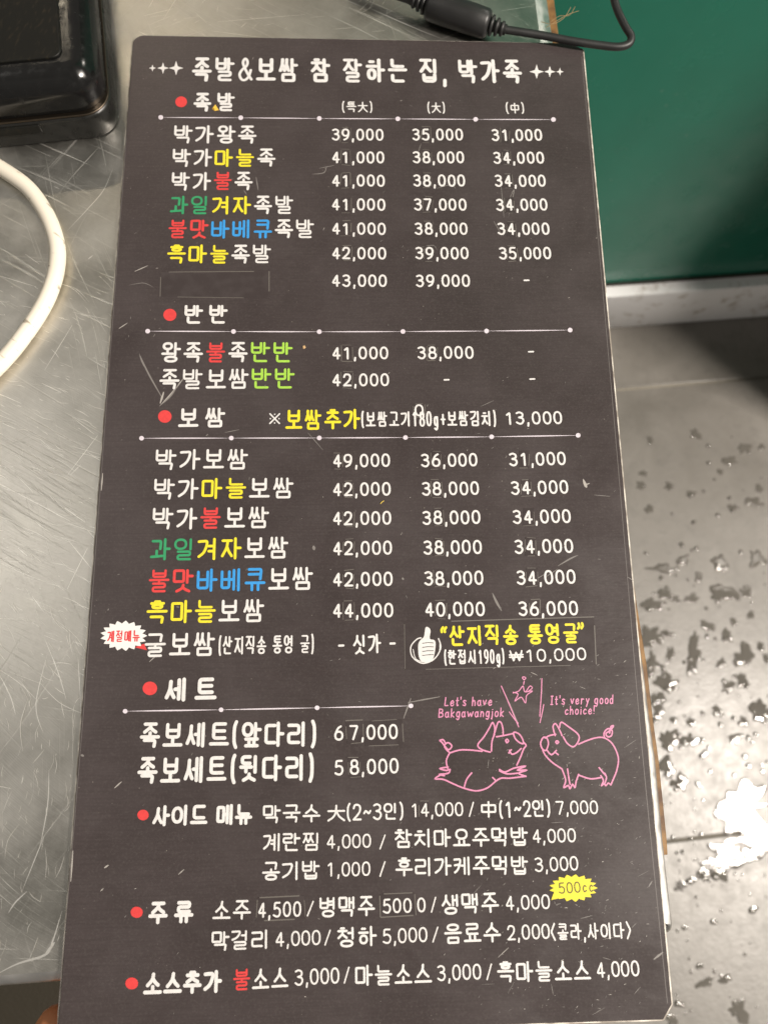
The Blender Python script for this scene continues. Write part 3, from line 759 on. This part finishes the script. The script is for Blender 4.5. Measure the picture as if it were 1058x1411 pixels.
def px_quad(mb, q, z0, z1, mi=0):
    P = [px2(*p) for p in q]; n = len(P)
    a = sum(P[i].x * P[(i + 1) % n].y - P[(i + 1) % n].x * P[i].y for i in range(n))
    if a < 0: P.reverse()
    V = [(p.x, p.y, z0) for p in P] + [(p.x, p.y, z1) for p in P]
    mb.add(V, [tuple(range(n, 2 * n))] + [(i, (i + 1) % n, n + (i + 1) % n, n + i) for i in range(n)], mi)
def film(parent, q, name='price_sticker', strength=1.0):
    """a thin printed film with a dusty rim"""
    mb = MB(); px_quad(mb, q, TOP + .000004, TOP + .00006)
    for i in range(4):
        if random.random() < .72 * strength + .1:
            a, b = Vector(q[i]), Vector(q[(i + 1) % 4])
            s0, s1 = random.uniform(0, .25), random.uniform(.72, 1)
            P0, P1 = px2(*(a + (b - a) * s0)), px2(*(a + (b - a) * s1))
            strip(mb, [P0, (P0 + P1) / 2, P1], random.uniform(.3, .62) * .000277 * (1.25 if strength > 1 else 1), TOP + .000064 + i * 1e-6, 1, 0, False)
    return mb.build(name, [stick_m, rim_m], parent)
def text(name, s, x0, y0, x1, y1, h, t=.15, cols='w', parent=None, dig=.68, gap=.13, sticker=None, base=None, slant=0.0):
    base = ZINK if base is None else base
    A, B = px2(x0, y0), px2(x1, y1)
    xm, ym = (x0 + x1) / 2, (y0 + y1) / 2
    hh = (px2(xm, ym - h / 2) - px2(xm, ym + h / 2)).length
    d = (B - A); Lw = d.length; d.normalize(); n = Vector((-d.y, d.x))
    ws = [weight(c, dig) for c in s]
    unit = Lw / (sum(ws) - gap)
    hw = t * hh / 2
    if len(cols) < len(s): cols = cols + cols[-1] * (len(s) - len(cols))
    keys = sorted(set(cols)); mb = MB(); x = 0
    stick_q = None
    pxu = (Vector((x1, y1)) - Vector((x0, y0))) / Lw
    for i, c in enumerate(s):
        gw = (ws[i] - gap) * unit
        if c not in ' \u2009':
            st = hangul(c) if 0xAC00 <= ord(c) <= 0xD7A3 else GL[c]
            jx, jy = random.uniform(-.012, .012) * hh, random.uniform(-.012, .012) * hh
            iw = max(gw - 2 * hw, gw * .2)
            def f(a, b, x=x, iw=iw, jx=jx, jy=jy):
                yy = -hh / 2 + hw + b * (hh - 2 * hw) + jy
                return A + d * (x + (gw - iw) / 2 + a * iw + jx + slant * yy) + n * yy
            kw = .74 if c == '&' else 1.0
            if 0xAC00 <= ord(c) <= 0xD7A3:
                tj = TT[(ord(c) - 0xAC00) % 28]; lj = LL[(ord(c) - 0xAC00) // 588]
                if tj == 'ㄹ': kw *= .90
                if lj in DBL: kw *= .92
                if lj == 'ㅂ' and tj: kw *= .94
            draw_strokes(mb, st, f, hw * kw, base, keys.index(cols[i]))
        if sticker is not None and i == sticker:
            c0 = Vector((x0, y0)) + pxu * (x - .06 * unit); c1 = Vector((x0, y0)) + pxu * (x + gw + .06 * unit)
            k = h * .62; j = lambda: random.uniform(-1.3, 1.3)
            stick_q = [(c0.x + j(), c0.y - k + j()), (c1.x + j(), c1.y - k + j()), (c1.x + j(), c1.y + k + j()), (c0.x + j(), c0.y + k + j())]
        x += ws[i] * unit
    o = mb.build(name, [INK[k] for k in keys], parent or menu)
    if stick_q: film(o, stick_q)
    return o
def disc(mb, cx, cy, rx, ry, z, mi=0, n=28):
    P = [px2(cx + rx * math.cos(2 * math.pi * k / n), cy - ry * math.sin(2 * math.pi * k / n)) for k in range(n)]
    mb.add([(p.x, p.y, z) for p in P], [tuple(range(n))], mi)

# title and stars
text('title', '족발&보쌈 참 잘하는 집, 박가족', 265, 95.5, 719, 98.8, 33, .125)
for x, y, r_ in ((210.5, 94, 5), (225, 94, 8), (243, 94, 10), (739, 99, 10), (757, 99, 8), (771, 99, 5.5)):
    mb = MB(); P = []
    for k in range(8):
        a = math.pi / 4 * k; rr = r_ if k % 2 == 0 else r_ * .33
        P.append(px2(x + rr * math.cos(a), y - rr * math.sin(a)))
    mb.add([(p.x, p.y, ZINK) for p in P], [tuple(range(8))]); mb.build('title_star', INK['w'], menu)
# section headings with their red dots
for s, x0, y0, x1, y1, h, bx, by, br, t in (('족 발', 267, 141, 324, 141, 26, 250, 140.5, 8, .14), ('반 반', 254, 433.5, 314, 433.5, 26, 234.5, 434, 9, .14), ('보 쌈', 246, 576, 311, 575, 27.5, 227.5, 574, 9.3, .14),
                                ('세 트', 228, 950.5, 299, 949, 33, 207, 948.5, 10, .16), ('사이드 메뉴', 211, 1124, 348, 1122, 29, 197.5, 1123, 7.8, .16), ('주 류', 205, 1258, 267, 1256, 31, 188.8, 1257, 8.3, .165), ('소스추가', 198, 1355.5, 306, 1352, 32, 182, 1355, 8.8, .165)):
    o = text('section_heading', s, x0, y0, x1, y1, h, t, gap=.06)
    mb = MB(); disc(mb, bx, by, br, br * .93, ZINK); mb.build('bullet_dot', INK['r'], o)
for s, x0, x1, y in (('(특大)', 471, 513, 147.5), ('(大)', 588.5, 613, 148.5), ('(中)', 696, 722, 149)):
    text('column_heading', s, x0, y, x1, y, 14.5, .105)
# dotted divider lines
for pts in ([(222, 162), (332, 162.5), (440, 163.5), (548, 164), (655, 164.7), (762, 165)], [(204, 456.5), (322, 457), (440, 457.3), (555, 457), (670, 456.3), (785, 455)],
            [(195.5, 604), (319, 603.8), (440, 603.6), (558.5, 603), (677, 602), (796, 600)], [(173, 980), (305, 978), (437, 975.3), (566, 972.6)]):
    mb = MB()
    for a, b in zip(pts, pts[1:]): strip(mb, [px2(*a).lerp(px2(*b), .02 + .96 * k / 8) for k in range(9)], .000277 * .85, ink_z(ZINK), 0, 0, True)
    for k, p in enumerate(pts): disc(mb, p[0], p[1], 3.3, 3.1, ZINK + .00004)
    mb.build('divider_line', INK['d'], menu)
# dishes
for s, cols, x0, y0, x1, y1, h in (
    ('박가왕족', 'w', 240, 185.5, 354, 185.5, 25), ('박가마늘족', 'wwyyw', 238, 217.5, 379.5, 217.5, 25), ('박가불족', 'wwrw', 237, 250, 348.5, 249.5, 25.5), ('과일겨자족발', 'ggyyww', 234.5, 283, 404, 282.5, 25.5),
    ('불맛바베큐족발', 'rrbbbww', 232.5, 316, 433, 315.5, 26), ('흑마늘족발', 'yyyww', 230.5, 350.5, 373.5, 350, 26), ('왕족불족반반', 'wwrwll', 222.5, 485.5, 403, 485.5, 28), ('족발보쌈반반', 'wwwwll', 220.5, 523, 406, 521.5, 28),
    ('박가보쌈', 'w', 214.5, 633.5, 342, 632.5, 28.5), ('박가마늘보쌈', 'wwyyww', 212.5, 674, 404.5, 672, 29), ('박가불보쌈', 'wwrww', 210.5, 715, 370.5, 713, 30), ('과일겨자보쌈', 'ggyyww', 207.5, 757.5, 397.5, 754.5, 30.5),
    ('불맛바베큐보쌈', 'rrbbbww', 205, 801, 431.5, 797, 32), ('흑마늘보쌈', 'yyyww', 202, 844, 364, 841, 32), ('굴보쌈', 'w', 199.5, 889, 296.5, 887, 33)):
    text('dish_name', s, x0, y0, x1, y1, h, .118, cols)
text('dish_name', '족보세트(앞다리)', 193, 1013.5, 436, 1011, 35, .135)
text('dish_name', '족보세트(뒷다리)', 190, 1062, 433, 1057.5, 37, .135)
text('dish_note', '(산지직송 통영 굴)', 301, 889.5, 433, 887.5, 25, .10)
text('dish_note', '- 싯가 -', 466, 889, 545, 886, 27, .11)
text('dish_note', '※', 370, 577, 387, 577, 17, .11)
text('dish_name', '보쌈추가', 393, 578.5, 496.5, 577.5, 28, .125, 'y')
o = text('dish_note', '(보쌈고기180g+보쌈김치)', 497.5, 578, 683, 576.5, 21, .115, dig=.62)
s_ = film(o, [(569, 557), (585, 556), (586, 574), (570, 575)]); text('sticker_digit', '0', 571, 565.5, 583.5, 565.5, 16.5, .14, parent=o, base=ZINK + .00004)
text('price', '13,000', 695, 576.5, 774, 575.5, 18, .135)
# price table
def price(s, x0, x1, y, h, st=1, dy=-.6): return text('price', s, x0, y - dy / 2, x1, y + dy / 2, h, .14, sticker=st)
r1 = [185.7, 217, 249, 282, 315.3, 349, 387]
for i, s in enumerate(('39,000', '41,000', '41,000', '41,000', '41,000', '42,000', '43,000')): price(s, 457, 528.5 + i * .75, r1[i], 16.4 + i * .12, 1 if i < 6 else None, .4)
for i, s in enumerate(('35,000', '38,000', '38,000', '37,000', '38,000', '39,000', '39,000')): price(s, 567.5 + i * .9, 637.5 + i * 1.6, r1[i], 16.4 + i * .12, 1 if i < 6 else None, 0)
for i, s in enumerate(('31,000', '34,000', '34,000', '34,000', '34,000', '35,000')): price(s, 677 + i * 2, 746.5 + i * 2.45, r1[i] + .5 - i * .1, 16.4 + i * .12, 1, -.2)
price('41,000', 457.5, 535, 486.6, 17.6); price('42,000', 457.5, 536, 523.6, 17.8); price('38,000', 575, 652, 486, 17.6, 1)
r3 = [634.6, 674, 714, 755.2, 798, 841]
for i, s in enumerate(('49,000', '42,000', '42,000', '42,000', '42,000', '44,000')): price(s, 458.5, 537.3 + i * .85, r3[i], 18.6 + i * .32, 0 if i == 0 else 1, -1)
for i, s in enumerate(('36,000', '38,000', '38,000', '38,000', '38,000', '40,000')): price(s, 579.8 + i * 1.05, 657.5 + i * 2, r3[i] - .6 - i * .2, 18.6 + i * .32, 1, -1)
for i, s in enumerate(('31,000', '34,000', '34,000', '34,000', '34,000', '36,000')): price(s, 700.8 + i * 2.6, 779 + i * 3.3, r3[i] - 2.2 - i * .1, 18.6 + i * .32, 1, -1.4)
for x, y in ((725, 386), (615, 523), (731, 484.5), (733, 522)): text('price', '-', x - 4.2, y + .3, x + 4.2, y, 16, .13)
o = text('price', '6 7,000', 460.5, 1010, 548, 1008, 21, .135)
film(o, [(476, 993), (500, 992), (501, 1023), (478, 1025)], 'price_sticker', 1.2); film(o, [(502, 994), (554, 991), (556, 1026), (503, 1028)])
text('price', '5 8,000', 460.5, 1058, 549, 1055, 21.5, .135, sticker=2)
# blank correction film
film(menu, [(222, 375), (371, 374), (371, 411), (221, 409)], 'blank_sticker', 1.3)
# seasonal burst badge
def burst(cx, cy, rx, ry, n, z, name, m_, tail=None, tail_m=None):
    mb = MB(); P = []
    for k in range(n * 4):
        a = math.pi / 2 / n * k
        q = .5 + .5 * math.cos(k * math.pi / 2)
        rr = .80 + .20 * (q if name != 'x' else 1)
        P.append(px2(cx + rx * rr * math.cos(a), cy - ry * rr * math.sin(a)))
    mb.add([(p.x, p.y, z) for p in P], [tuple(range(len(P)))], 0)
    if tail:
        T = [px2(*p) for p in tail]; mb.add([(p.x, p.y, z - .00003) for p in T], [tuple(range(len(T)))], 1 if tail_m else 0)
    return mb.build(name, [m_] + ([tail_m] if tail_m else []), menu)
b1 = burst(171, 876, 32.5, 21, 17, TOP + .00011, 'season_badge', white_m, [(186, 892), (199, 887), (203, 896)], INK['r'])
text('badge_text', '계절메뉴', 148.5, 877, 193.5, 876, 16, .12, 'r', b1, base=TOP + .00014)
b2 = burst(789.5, 1223.5, 33.5, 19, 17, TOP + .00011, 'volume_badge', INK['y'], [(759, 1240), (764, 1226), (778, 1236)])
text('badge_text', '500cc', 769, 1224, 817, 1221, 15.5, .115, 'o', b2, base=TOP + .00014, dig=.7)
# oyster sticker
ost = film(menu, [(557, 858), (818, 850), (821, 916), (558, 923)], 'oyster_sticker', 1.4)
text('sticker_text', '산지직송 통영굴', 619, 876.5, 796, 872.5, 28, .13, 'y', ost)
text('sticker_text', '“', 606, 876, 617, 876, 26, .13, 'y', ost); text('sticker_text', '”', 794, 871, 806, 870, 26, .13, 'y', ost)
text('sticker_text', '(한접시190g)', 611.5, 906, 694.5, 904, 20, .115, 'w', ost, dig=.6)
text('sticker_text', '₩10,000', 702, 904, 807, 901, 17.5, .125, 'w', ost)
mb = MB()
def pxline(mb, pts, w, mi=0, closed=False, z=None):
    P = crom([px2(*p) for p in pts], 7, closed) if len(pts) > 2 else [px2(*p) for p in pts]
    strip(mb, P, w * .000277 / 2, ink_z(ZINK if z is None else z), mi, 5e-6, closed=closed)
pxline(mb, [(604, 880), (607, 893), (598, 908), (582, 914), (568, 905), (566, 891), (574, 881), (580, 879)], 1.5)
pxline(mb, [(606, 886), (604, 901), (592, 912), (574, 909), (569, 895)], 1.0)
fist = [(586, 865), (590, 864.5), (593, 869), (592, 880), (598, 882), (600, 888), (598, 903), (594, 911), (582, 912), (577, 905), (576, 889), (579, 882), (584, 877)]
P = [px2(*p) for p in crom([Vector(p) for p in fist], 4, True)]
mb.add([(p.x, p.y, ZINK + .00003) for p in reversed(P)], [tuple(range(len(P)))], 0)
for k in range(4): pxline(mb, [(582, 886.5 + k * 5.6), (590, 885.5 + k * 5.6), (597, 886 + k * 5.4)], .9, 1, z=ZINK + .00006)
mb.build('thumb_icon', [INK['w'], INK['k']], ost)
# side dishes, drinks, sauces
for nm, s, x0, y0, x1, y1, h, c in (
    ('side_dish', '막국수', 362.5, 1122, 441.5, 1120, 25, 'w'), ('side_dish', '大', 451, 1120.5, 475.5, 1120, 23, 'w'), ('side_dish', '(2~3인)', 477, 1119.5, 556, 1117.5, 23, 'w'), ('price', '14,000', 565.5, 1116.5, 638, 1114.5, 19.5, 'w'), ('slash', '/', 644, 1115.5, 654, 1115, 19, 'w'),
    ('side_dish', '中', 661, 1115, 684.5, 1115, 23, 'w'), ('side_dish', '(1~2인)', 687, 1115.5, 758, 1113.5, 23, 'w'), ('price', '7,000', 765, 1113.3, 823, 1112, 19, 'w'),
    ('side_dish', '계란찜', 362.5, 1161, 441.5, 1159.5, 25, 'w'), ('price', '4,000', 450, 1159.5, 511, 1158.5, 19.5, 'w'), ('slash', '/', 522, 1160, 532, 1160, 19, 'w'), ('side_dish', '참치마요주먹밥', 544, 1155.5, 727, 1152.5, 26, 'w'), ('price', '4,000', 733, 1152, 792.5, 1151, 19.5, 'w'),
    ('side_dish', '공기밥', 361.5, 1200.5, 440.5, 1198.5, 26, 'w'), ('price', '1,000', 450, 1198, 510, 1197, 20, 'w'), ('slash', '/', 522, 1197.5, 532, 1197.5, 20, 'w'), ('side_dish', '후리가케주먹밥', 545, 1194.5, 727, 1192, 26, 'w'), ('price', '3,000', 736, 1191.5, 796, 1189.5, 20, 'w'),
    ('drink', '소주', 293.5, 1254.5, 346, 1253.5, 27, 'w'), ('slash', '/', 422, 1252, 433, 1252, 20, 'w'), ('drink', '병맥주', 440, 1250.5, 516.5, 1248, 28, 'w'), ('slash', '/', 592, 1247, 602, 1246.5, 20, 'w'), ('drink', '생맥주', 608.5, 1246.5, 687, 1243, 28, 'w'), ('price', '4,000', 696, 1244, 757, 1242, 20.5, 'w'),
    ('drink', '막걸리', 291.5, 1297, 371, 1294, 27, 'w'), ('price', '4,000', 379.5, 1294.5, 442, 1291.5, 21, 'w'), ('slash', '/', 446, 1292, 457, 1291.5, 20, 'w'), ('drink', '청하', 465, 1291.5, 519, 1289.5, 28, 'w'), ('price', '5,000', 527, 1290, 588.5, 1287.5, 21, 'w'), ('slash', '/', 594, 1288, 605, 1287.5, 20, 'w'),
    ('drink', '음료수', 611.5, 1287, 689.5, 1284, 28, 'w'), ('price', '2,000', 698, 1285.5, 757, 1283, 21, 'w'),
    ('sauce', '불소스', 321, 1350.5, 397.5, 1346.5, 30, 'rww'), ('price', '3,000', 406, 1347, 467.5, 1343.5, 22.5, 'w'), ('slash', '/', 472, 1344, 483, 1343, 21, 'w'), ('sauce', '마늘소스', 489, 1344.5, 594.5, 1341, 29, 'w'), ('price', '3,000', 602, 1341, 662.5, 1338.5, 22, 'w'), ('slash', '/', 668.5, 1339, 679, 1338.5, 21, 'w'),
    ('sauce', '흑마늘소스', 684.5, 1339.5, 813, 1336.5, 29, 'w'), ('price', '4,000', 821, 1336.5, 880, 1334, 22, 'w')):
    text(nm, s, x0, y0, x1, y1, h, .118 if nm != 'slash' else .10, c, gap=.10, sticker=1 if s == '14,000' else None)
text('drink', '<콜라,사이다>', 758, 1284, 869, 1281.5, 23, .11)
o = text('price', '4,500', 355.5, 1254, 415, 1252.5, 21.5, .125); film(o, [(355, 1237), (419, 1234), (421, 1266), (353, 1269)], 'price_sticker', 1.3)
o = text('price', '500 0', 527, 1248.5, 586, 1246.5, 20.5, .125, dig=.7); film(o, [(523, 1232), (571, 1230), (573, 1261), (524, 1264)], 'price_sticker', 1.3)
# the two pigs and their words
def z6(p): return (430 + p[0] / 2.351, 720 + p[1] / 2.351)
def doodle(name, lines, w=1.9):
    mb = MB()
    for l in lines:
        closed = l[0] == 'o'; pts = l[1:] if closed else l
        pts = [z6(p) for p in pts]
        P = crom([px2(*p) for p in pts], 6, closed) if len(pts) > 2 else [px2(*p) for p in pts]
        strip(mb, P, w * .000277 / 2, ink_z(ZINK), 0, 5e-6, closed=closed)
    return mb.build(name, INK['p'], menu)
doodle('pig_drawing', [
    [(446, 746), (478, 737), (512, 737), (550, 741)], [(446, 746), (434, 735), (428, 722), (440, 713), (452, 724), (442, 736), (432, 728), (420, 712), (413, 706), (424, 704), (432, 716)],
    [(576, 744), (548, 735), (536, 720), (556, 694), (572, 668), (584, 648), (591, 668), (588, 690)], [(590, 686), (582, 708), (580, 740)], [(591, 680), (601, 648), (611, 648), (617, 668), (618, 690)],
    [(596, 694), (620, 690), (648, 684)], ['o', (652, 680), (668, 684), (680, 700), (683, 716), (670, 712), (656, 698)], [(684, 712), (692, 722), (684, 734), (674, 760), (662, 786)],
    [(638, 738), (646, 750), (660, 746), (676, 732)], [(636, 746), (644, 736)], ['o', (626, 706), (631, 702), (635, 708), (630, 713)],
    [(444, 748), (434, 772), (440, 800)], [(440, 792), (414, 797), (434, 803), (446, 800), (440, 812), (412, 816), (428, 820)], [(414, 818), (398, 830), (424, 832), (456, 846), (490, 860), (530, 869), (566, 860), (594, 838), (612, 828), (640, 828), (690, 822)],
    [(492, 858), (500, 832), (516, 811)], [(584, 826), (594, 836)], [(606, 800), (624, 808), (652, 796), (690, 789), (664, 802), (694, 802), (668, 812), (692, 822)], [(606, 804), (630, 814), (664, 812)]])
doodle('pig_drawing', [
    ['o', (748, 696), (760, 700), (764, 718), (756, 738), (744, 732), (739, 714)], [(754, 698), (768, 690), (788, 686)], [(786, 690), (779, 662), (788, 652), (802, 676), (808, 690)],
    [(800, 664), (806, 647), (830, 662), (860, 686), (862, 706), (846, 726), (826, 716), (812, 694)], [(746, 738), (756, 756), (778, 778), (808, 798)], [(760, 738), (774, 752), (790, 738)], [(786, 744), (796, 752)],
    ['o', (788, 711), (792, 707), (797, 711), (792, 716)], [(862, 718), (890, 706), (920, 697), (946, 698), (972, 718), (990, 760), (986, 800), (972, 836), (966, 850)], [(966, 850), (958, 844), (950, 852), (944, 846), (936, 852), (942, 836), (934, 820)],
    [(946, 846), (952, 826), (946, 812)], [(928, 794), (938, 806), (950, 820)], [(934, 826), (900, 830), (862, 818)], [(862, 816), (854, 838), (850, 858), (842, 848), (834, 862), (828, 852), (814, 858), (820, 834), (808, 798)], [(826, 798), (830, 826), (834, 848)],
    [(946, 698), (944, 682), (956, 668), (970, 674), (968, 690), (956, 694), (950, 684), (960, 676), (972, 664), (974, 658), (966, 662), (962, 682)]])
doodle('cheer_marks', [[(612, 530), (634, 580), (668, 662)], [(638, 614), (654, 636), (666, 650)], [(743, 506), (741, 560), (736, 628)], [(749, 590), (744, 616), (737, 648)],
    [(650, 552), (668, 546), (682, 530), (688, 548), (712, 546), (694, 560), (690, 584), (676, 566), (656, 578), (666, 556), (650, 550)], [(692, 548), (704, 530), (712, 536), (700, 546)], ['o', (680, 502), (686, 500), (691, 504), (685, 509)], [(686, 514), (684, 524)]], 1.3)
for s, x0, y0, x1, y1, h in (("Let's have", 612, 967, 678, 966, 13), ('Bakgawangjok', 603.5, 982.5, 694.5, 981.5, 13), ("It's very good", 757.5, 965, 845, 963.5, 13), ('choice!', 777, 979, 819, 978, 12.5)):
    text('speech_line', s, x0, y0, x1, y1, h, .125, 'p', gap=.10, slant=.12)

# crumbs lying on the menu
def crumb(pts, h, m_, name, label):
    P = [px2(*p) for p in pts]; c = sum(P, Vector((0, 0))) / len(P)
    mb = MB(); n = len(P); z0 = TOP + .0001
    V = [(p.x, p.y, z0) for p in P] + [(c.x + (p.x - c.x) * .6, c.y + (p.y - c.y) * .6, z0 + h * random.uniform(.7, 1.1)) for p in P]
    a = sum(P[i].x * P[(i + 1) % n].y - P[(i + 1) % n].x * P[i].y for i in range(n))
    F = [tuple(range(n, 2 * n)), tuple(reversed(range(n)))] + [(i, (i + 1) % n, n + (i + 1) % n, n + i) for i in range(n)]
    mb.add(V, F if a > 0 else [tuple(reversed(f)) for f in F])
    tag(mb.build(name, m_, None, (c.x, c.y, z0)), label, 'crumb')
crumb([(292, 150), (297, 144), (300, 149), (302, 152), (296, 153)], .0006, mat('yellow_crumb', (.75, .46, .06), .5), 'crumb', 'tiny yellow crumb lying between the two syllables of the first heading')
crumb([(417, 477), (420, 476), (421.5, 479), (419, 481), (417, 480)], .0004, mat('tan_crumb', (.55, .36, .18), .6), 'crumb', 'tiny tan speck lying right of the first half-and-half dish')
mb = MB(); tube(mb, [at(x, y, TOP + .0002) for x, y in ((524, 694), (527, 691), (529, 690))], .00018, 6)
tag(mb.build('thread', mat('yellow_thread', (.62, .45, .08), .6), None, at(527, 691, TOP)), 'tiny yellow thread lying on the menu under the price 42,000', 'thread')

# ------------------------------------------------------------------ white cord on the counter
CRD = .0033
cp = [(-60, 212), (-25, 218), (8, 236), (38, 258), (58, 284), (72, 312), (79.5, 342), (78, 372), (70, 400), (57, 427), (38, 456), (14, 487), (-14, 516), (-60, 556)]
path = crom([at(x, y, CRD) for x, y in cp], 10)
mb = MB(); tube(mb, path, CRD - .0001, 20)
tag(mb.build('power_cord', cord_m, None, (path[60].x, path[60].y, 0)), 'thick off-white cord curving in a loop over the steel counter', 'cord')

# ------------------------------------------------------------------ black cable with its ferrite choke
zc = .0066
cable = thing('cable', at(630, 27, 0), 'black cable with a fat cylindrical choke lying above the top edge of the menu', 'cable')
KL = cable.location.copy()
def on(x, y, z): return at(x, y, z)
a0, a1 = on(588, 6.5, zc), on(674, 34, zc)
ax = (a1 - a0).normalized()
LN = (a1 - a0).length
mb = MB()
pr = [(0, .0044), (.0006, .0054), (.0016, .0061), (LN * .3, .0063), (LN * .7, .0063), (LN - .0016, .0060), (LN - .0006, .0054), (LN, .0044)]
tube(mb, [a0 + ax * t for t, _ in pr], [r_ for _, r_ in pr], 28)
mb.build('choke', rubber_m, cable, KL)
for base_, sg in ((a0, -1), (a1, 1)):
    mb = MB()
    for k in range(3):
        c0 = base_ + ax * sg * (.0004 + k * .0024)
        rr = .0043 - k * .0006
        tube(mb, [c0, c0 + ax * sg * .0003, c0 + ax * sg * .0012, c0 + ax * sg * .0015], [rr * .8, rr, rr, rr * .8], 18)
    tube(mb, [base_, base_ + ax * sg * .0078], [.0026, .0022], 14)
    mb.build('strain_relief', rubber_m, cable, KL)
mb = MB()
e_ = a1 + ax * .007
pts = [e_, on(745, 48.5, .0060), on(790, 57, .0058), on(828, 62.5, .0058), on(852, 64.5, .0058), on(866, 60, .0062), on(869, 50, .007), on(862, 38, .008), on(852, 18, .009), on(845, -4, .010), on(840, -40, .011)]
tube(mb, crom(pts, 8), .0017, 12)
mb.build('cord', rubber_m, cable, KL); mb = MB()
e_ = a0 - ax * .007
tube(mb, crom([e_, on(540, -9, .0060), on(490, -24, .0050), on(430, -50, .003)], 8), .0020, 12)
mb.build('cord', rubber_m, cable, KL)
# frayed threads at the counter's edge
random.seed(3)
for k, pts in enumerate(([(752, 38), (768, 28), (782, 20), (797, 15)], [(758, 30), (771, 22), (784, 21), (792, 9)], [(745, 30), (762, 33), (777, 24), (786, 10)])):
    mb = MB(); tube(mb, crom([at(x, y, .0012 + .0004 * i) for i, (x, y) in enumerate(pts)], 6), .00011, 6)
    tag(mb.build('frayed_thread', bpy.data.materials.get('straw_thread') or mat('straw_thread', (.27, .19, .09), .8), None, at(766, 30, 0)),
        'straw coloured frayed thread sticking out at the right edge of the counter', 'thread', 'frayed threads at the edge of the counter')

# ------------------------------------------------------------------ black device on the counter
dv = thing('card_terminal', at(60, 90, 0), 'glossy black electronic device with rounded corner standing left above the menu', 'device')
DL = dv.location.copy()
ba = math.radians(8)
bx_, by_ = Vector((math.cos(ba), math.sin(ba))), Vector((-math.sin(ba), math.cos(ba)))
q0 = at(100, 194, 0).xy
cr_ = at(166, 175, 0).xy
rc = q0 + bx_ * ((Vector(cr_) - q0).dot(bx_))         # right-front corner of the base
def dpt(u, v): return rc - bx_ * u + by_ * v
def dpoly(u0, u1, v0, v1, r_): return round_poly([dpt(u1, v0), dpt(u0, v0), dpt(u0, v1), dpt(u1, v1)], r_, 8)
mb = MB(); slab(mb, dpoly(0, .13, 0, .16, .011), .0006, .0125, .0022, 5); mb.build('base', black_satin, dv, DL)
mb = MB(); slab(mb, dpoly(.0004, .1296, .0004, .1596, .011), .0126, .0132, .0003, 2); mb.build('silver_trim', silver_m, dv, DL)
mb = MB(); slab(mb, dpoly(.0012, .129, .0022, .159, .012), .0133, .029, .0095, 9); mb.build('housing', black_gloss, dv, DL)
mb = MB(); slab(mb, dpoly(.0135, .12, .0135, .150, .004), .0291, .0299, .0004, 2); mb.build('screen', screen_m, dv, DL)
mb = MB(); slab(mb, dpoly(.030, .085, -.0008, .004, .0004), .0075, .0112, .0004, 2); mb.build('card_slot', screen_m, dv, DL)
for u in (.012, .118):
    for v in (.012, .148):
        mb = MB(); slab(mb, dpoly(u - .005, u + .005, v - .005, v + .005, .004), .0001, .0006); mb.build('rubber_foot', rubber_m, dv, DL)

# ------------------------------------------------------------------ the hand that steadies the menu from beneath
def skin_obj(name, verts, edges, radii, m_, parent, loc, sub=2):
    me = bpy.data.meshes.new(name); L0 = Vector(loc)
    me.from_pydata([tuple(Vector(v) - L0) for v in verts], edges, [])
    me.materials.append(m_)
    o = bpy.data.objects.new(name, me); COL.objects.link(o); o.parent = parent
    md = o.modifiers.new('skin', 'SKIN'); md.use_smooth_shade = True
    for i, r_ in enumerate(radii):
        me.skin_vertices[0].data[i].radius = (r_, r_)
    me.skin_vertices[0].data[0].use_root = True
    s2 = o.modifiers.new('sub', 'SUBSURF'); s2.levels = s2.render_levels = sub
    return o
hand = thing('hand', (-.075, -.27, -.03), 'bare hand whose finger shows beneath the lower left corner of the menu', 'hand')
HL = hand.location.copy()
V = [(-.070, -.335, -.060), (-.072, -.300, -.042), (-.074, -.268, -.030)]; E = [(0, 1), (1, 2)]; Rr = [.024, .025, .024]
def finger(root, pts, rads):
    i0 = len(V)
    for p, r_ in zip(pts, rads): V.append(p); Rr.append(r_)
    E.append((root, i0))
    for k in range(len(pts) - 1): E.append((i0 + k, i0 + k + 1))
finger(2, [(-.099, -.252, -.026), (-.1035, -.228, -.0175), (-.1040, -.206, -.0118), (-.1032, -.1872, -.0108)], [.0108, .0102, .0098, .0094])
finger(2, [(-.080, -.246, -.022), (-.079, -.222, -.0150), (-.078, -.203, -.0120), (-.077, -.191, -.0115)], [.0105, .0092, .0085, .0072])
finger(2, [(-.061, -.248, -.023), (-.058, -.226, -.0160), (-.057, -.208, -.0125), (-.056, -.195, -.0120)], [.0102, .0088, .0082, .0070])
finger(2, [(-.045, -.256, -.026), (-.040, -.238, -.0190), (-.038, -.224, -.0150), (-.037, -.213, -.0130)], [.0092, .0078, .0072, .0062])
finger(1, [(-.100, -.290, -.030), (-.112, -.268, -.012), (-.1115, -.247, .0065), (-.105, -.232, .0100)], [.0125, .0105, .0094, .0080])
skin_obj('palm_and_fingers', V, E, Rr, skin_m, hand, HL)
mb = MB(); tube(mb, crom([(-.070, -.318, -.052), (-.066, -.40, -.09), (-.05, -.52, -.14)], 8), [.031 + .0006 * i for i in range(17)], 24)
mb.build('sleeve', sleeve_m, hand, HL)
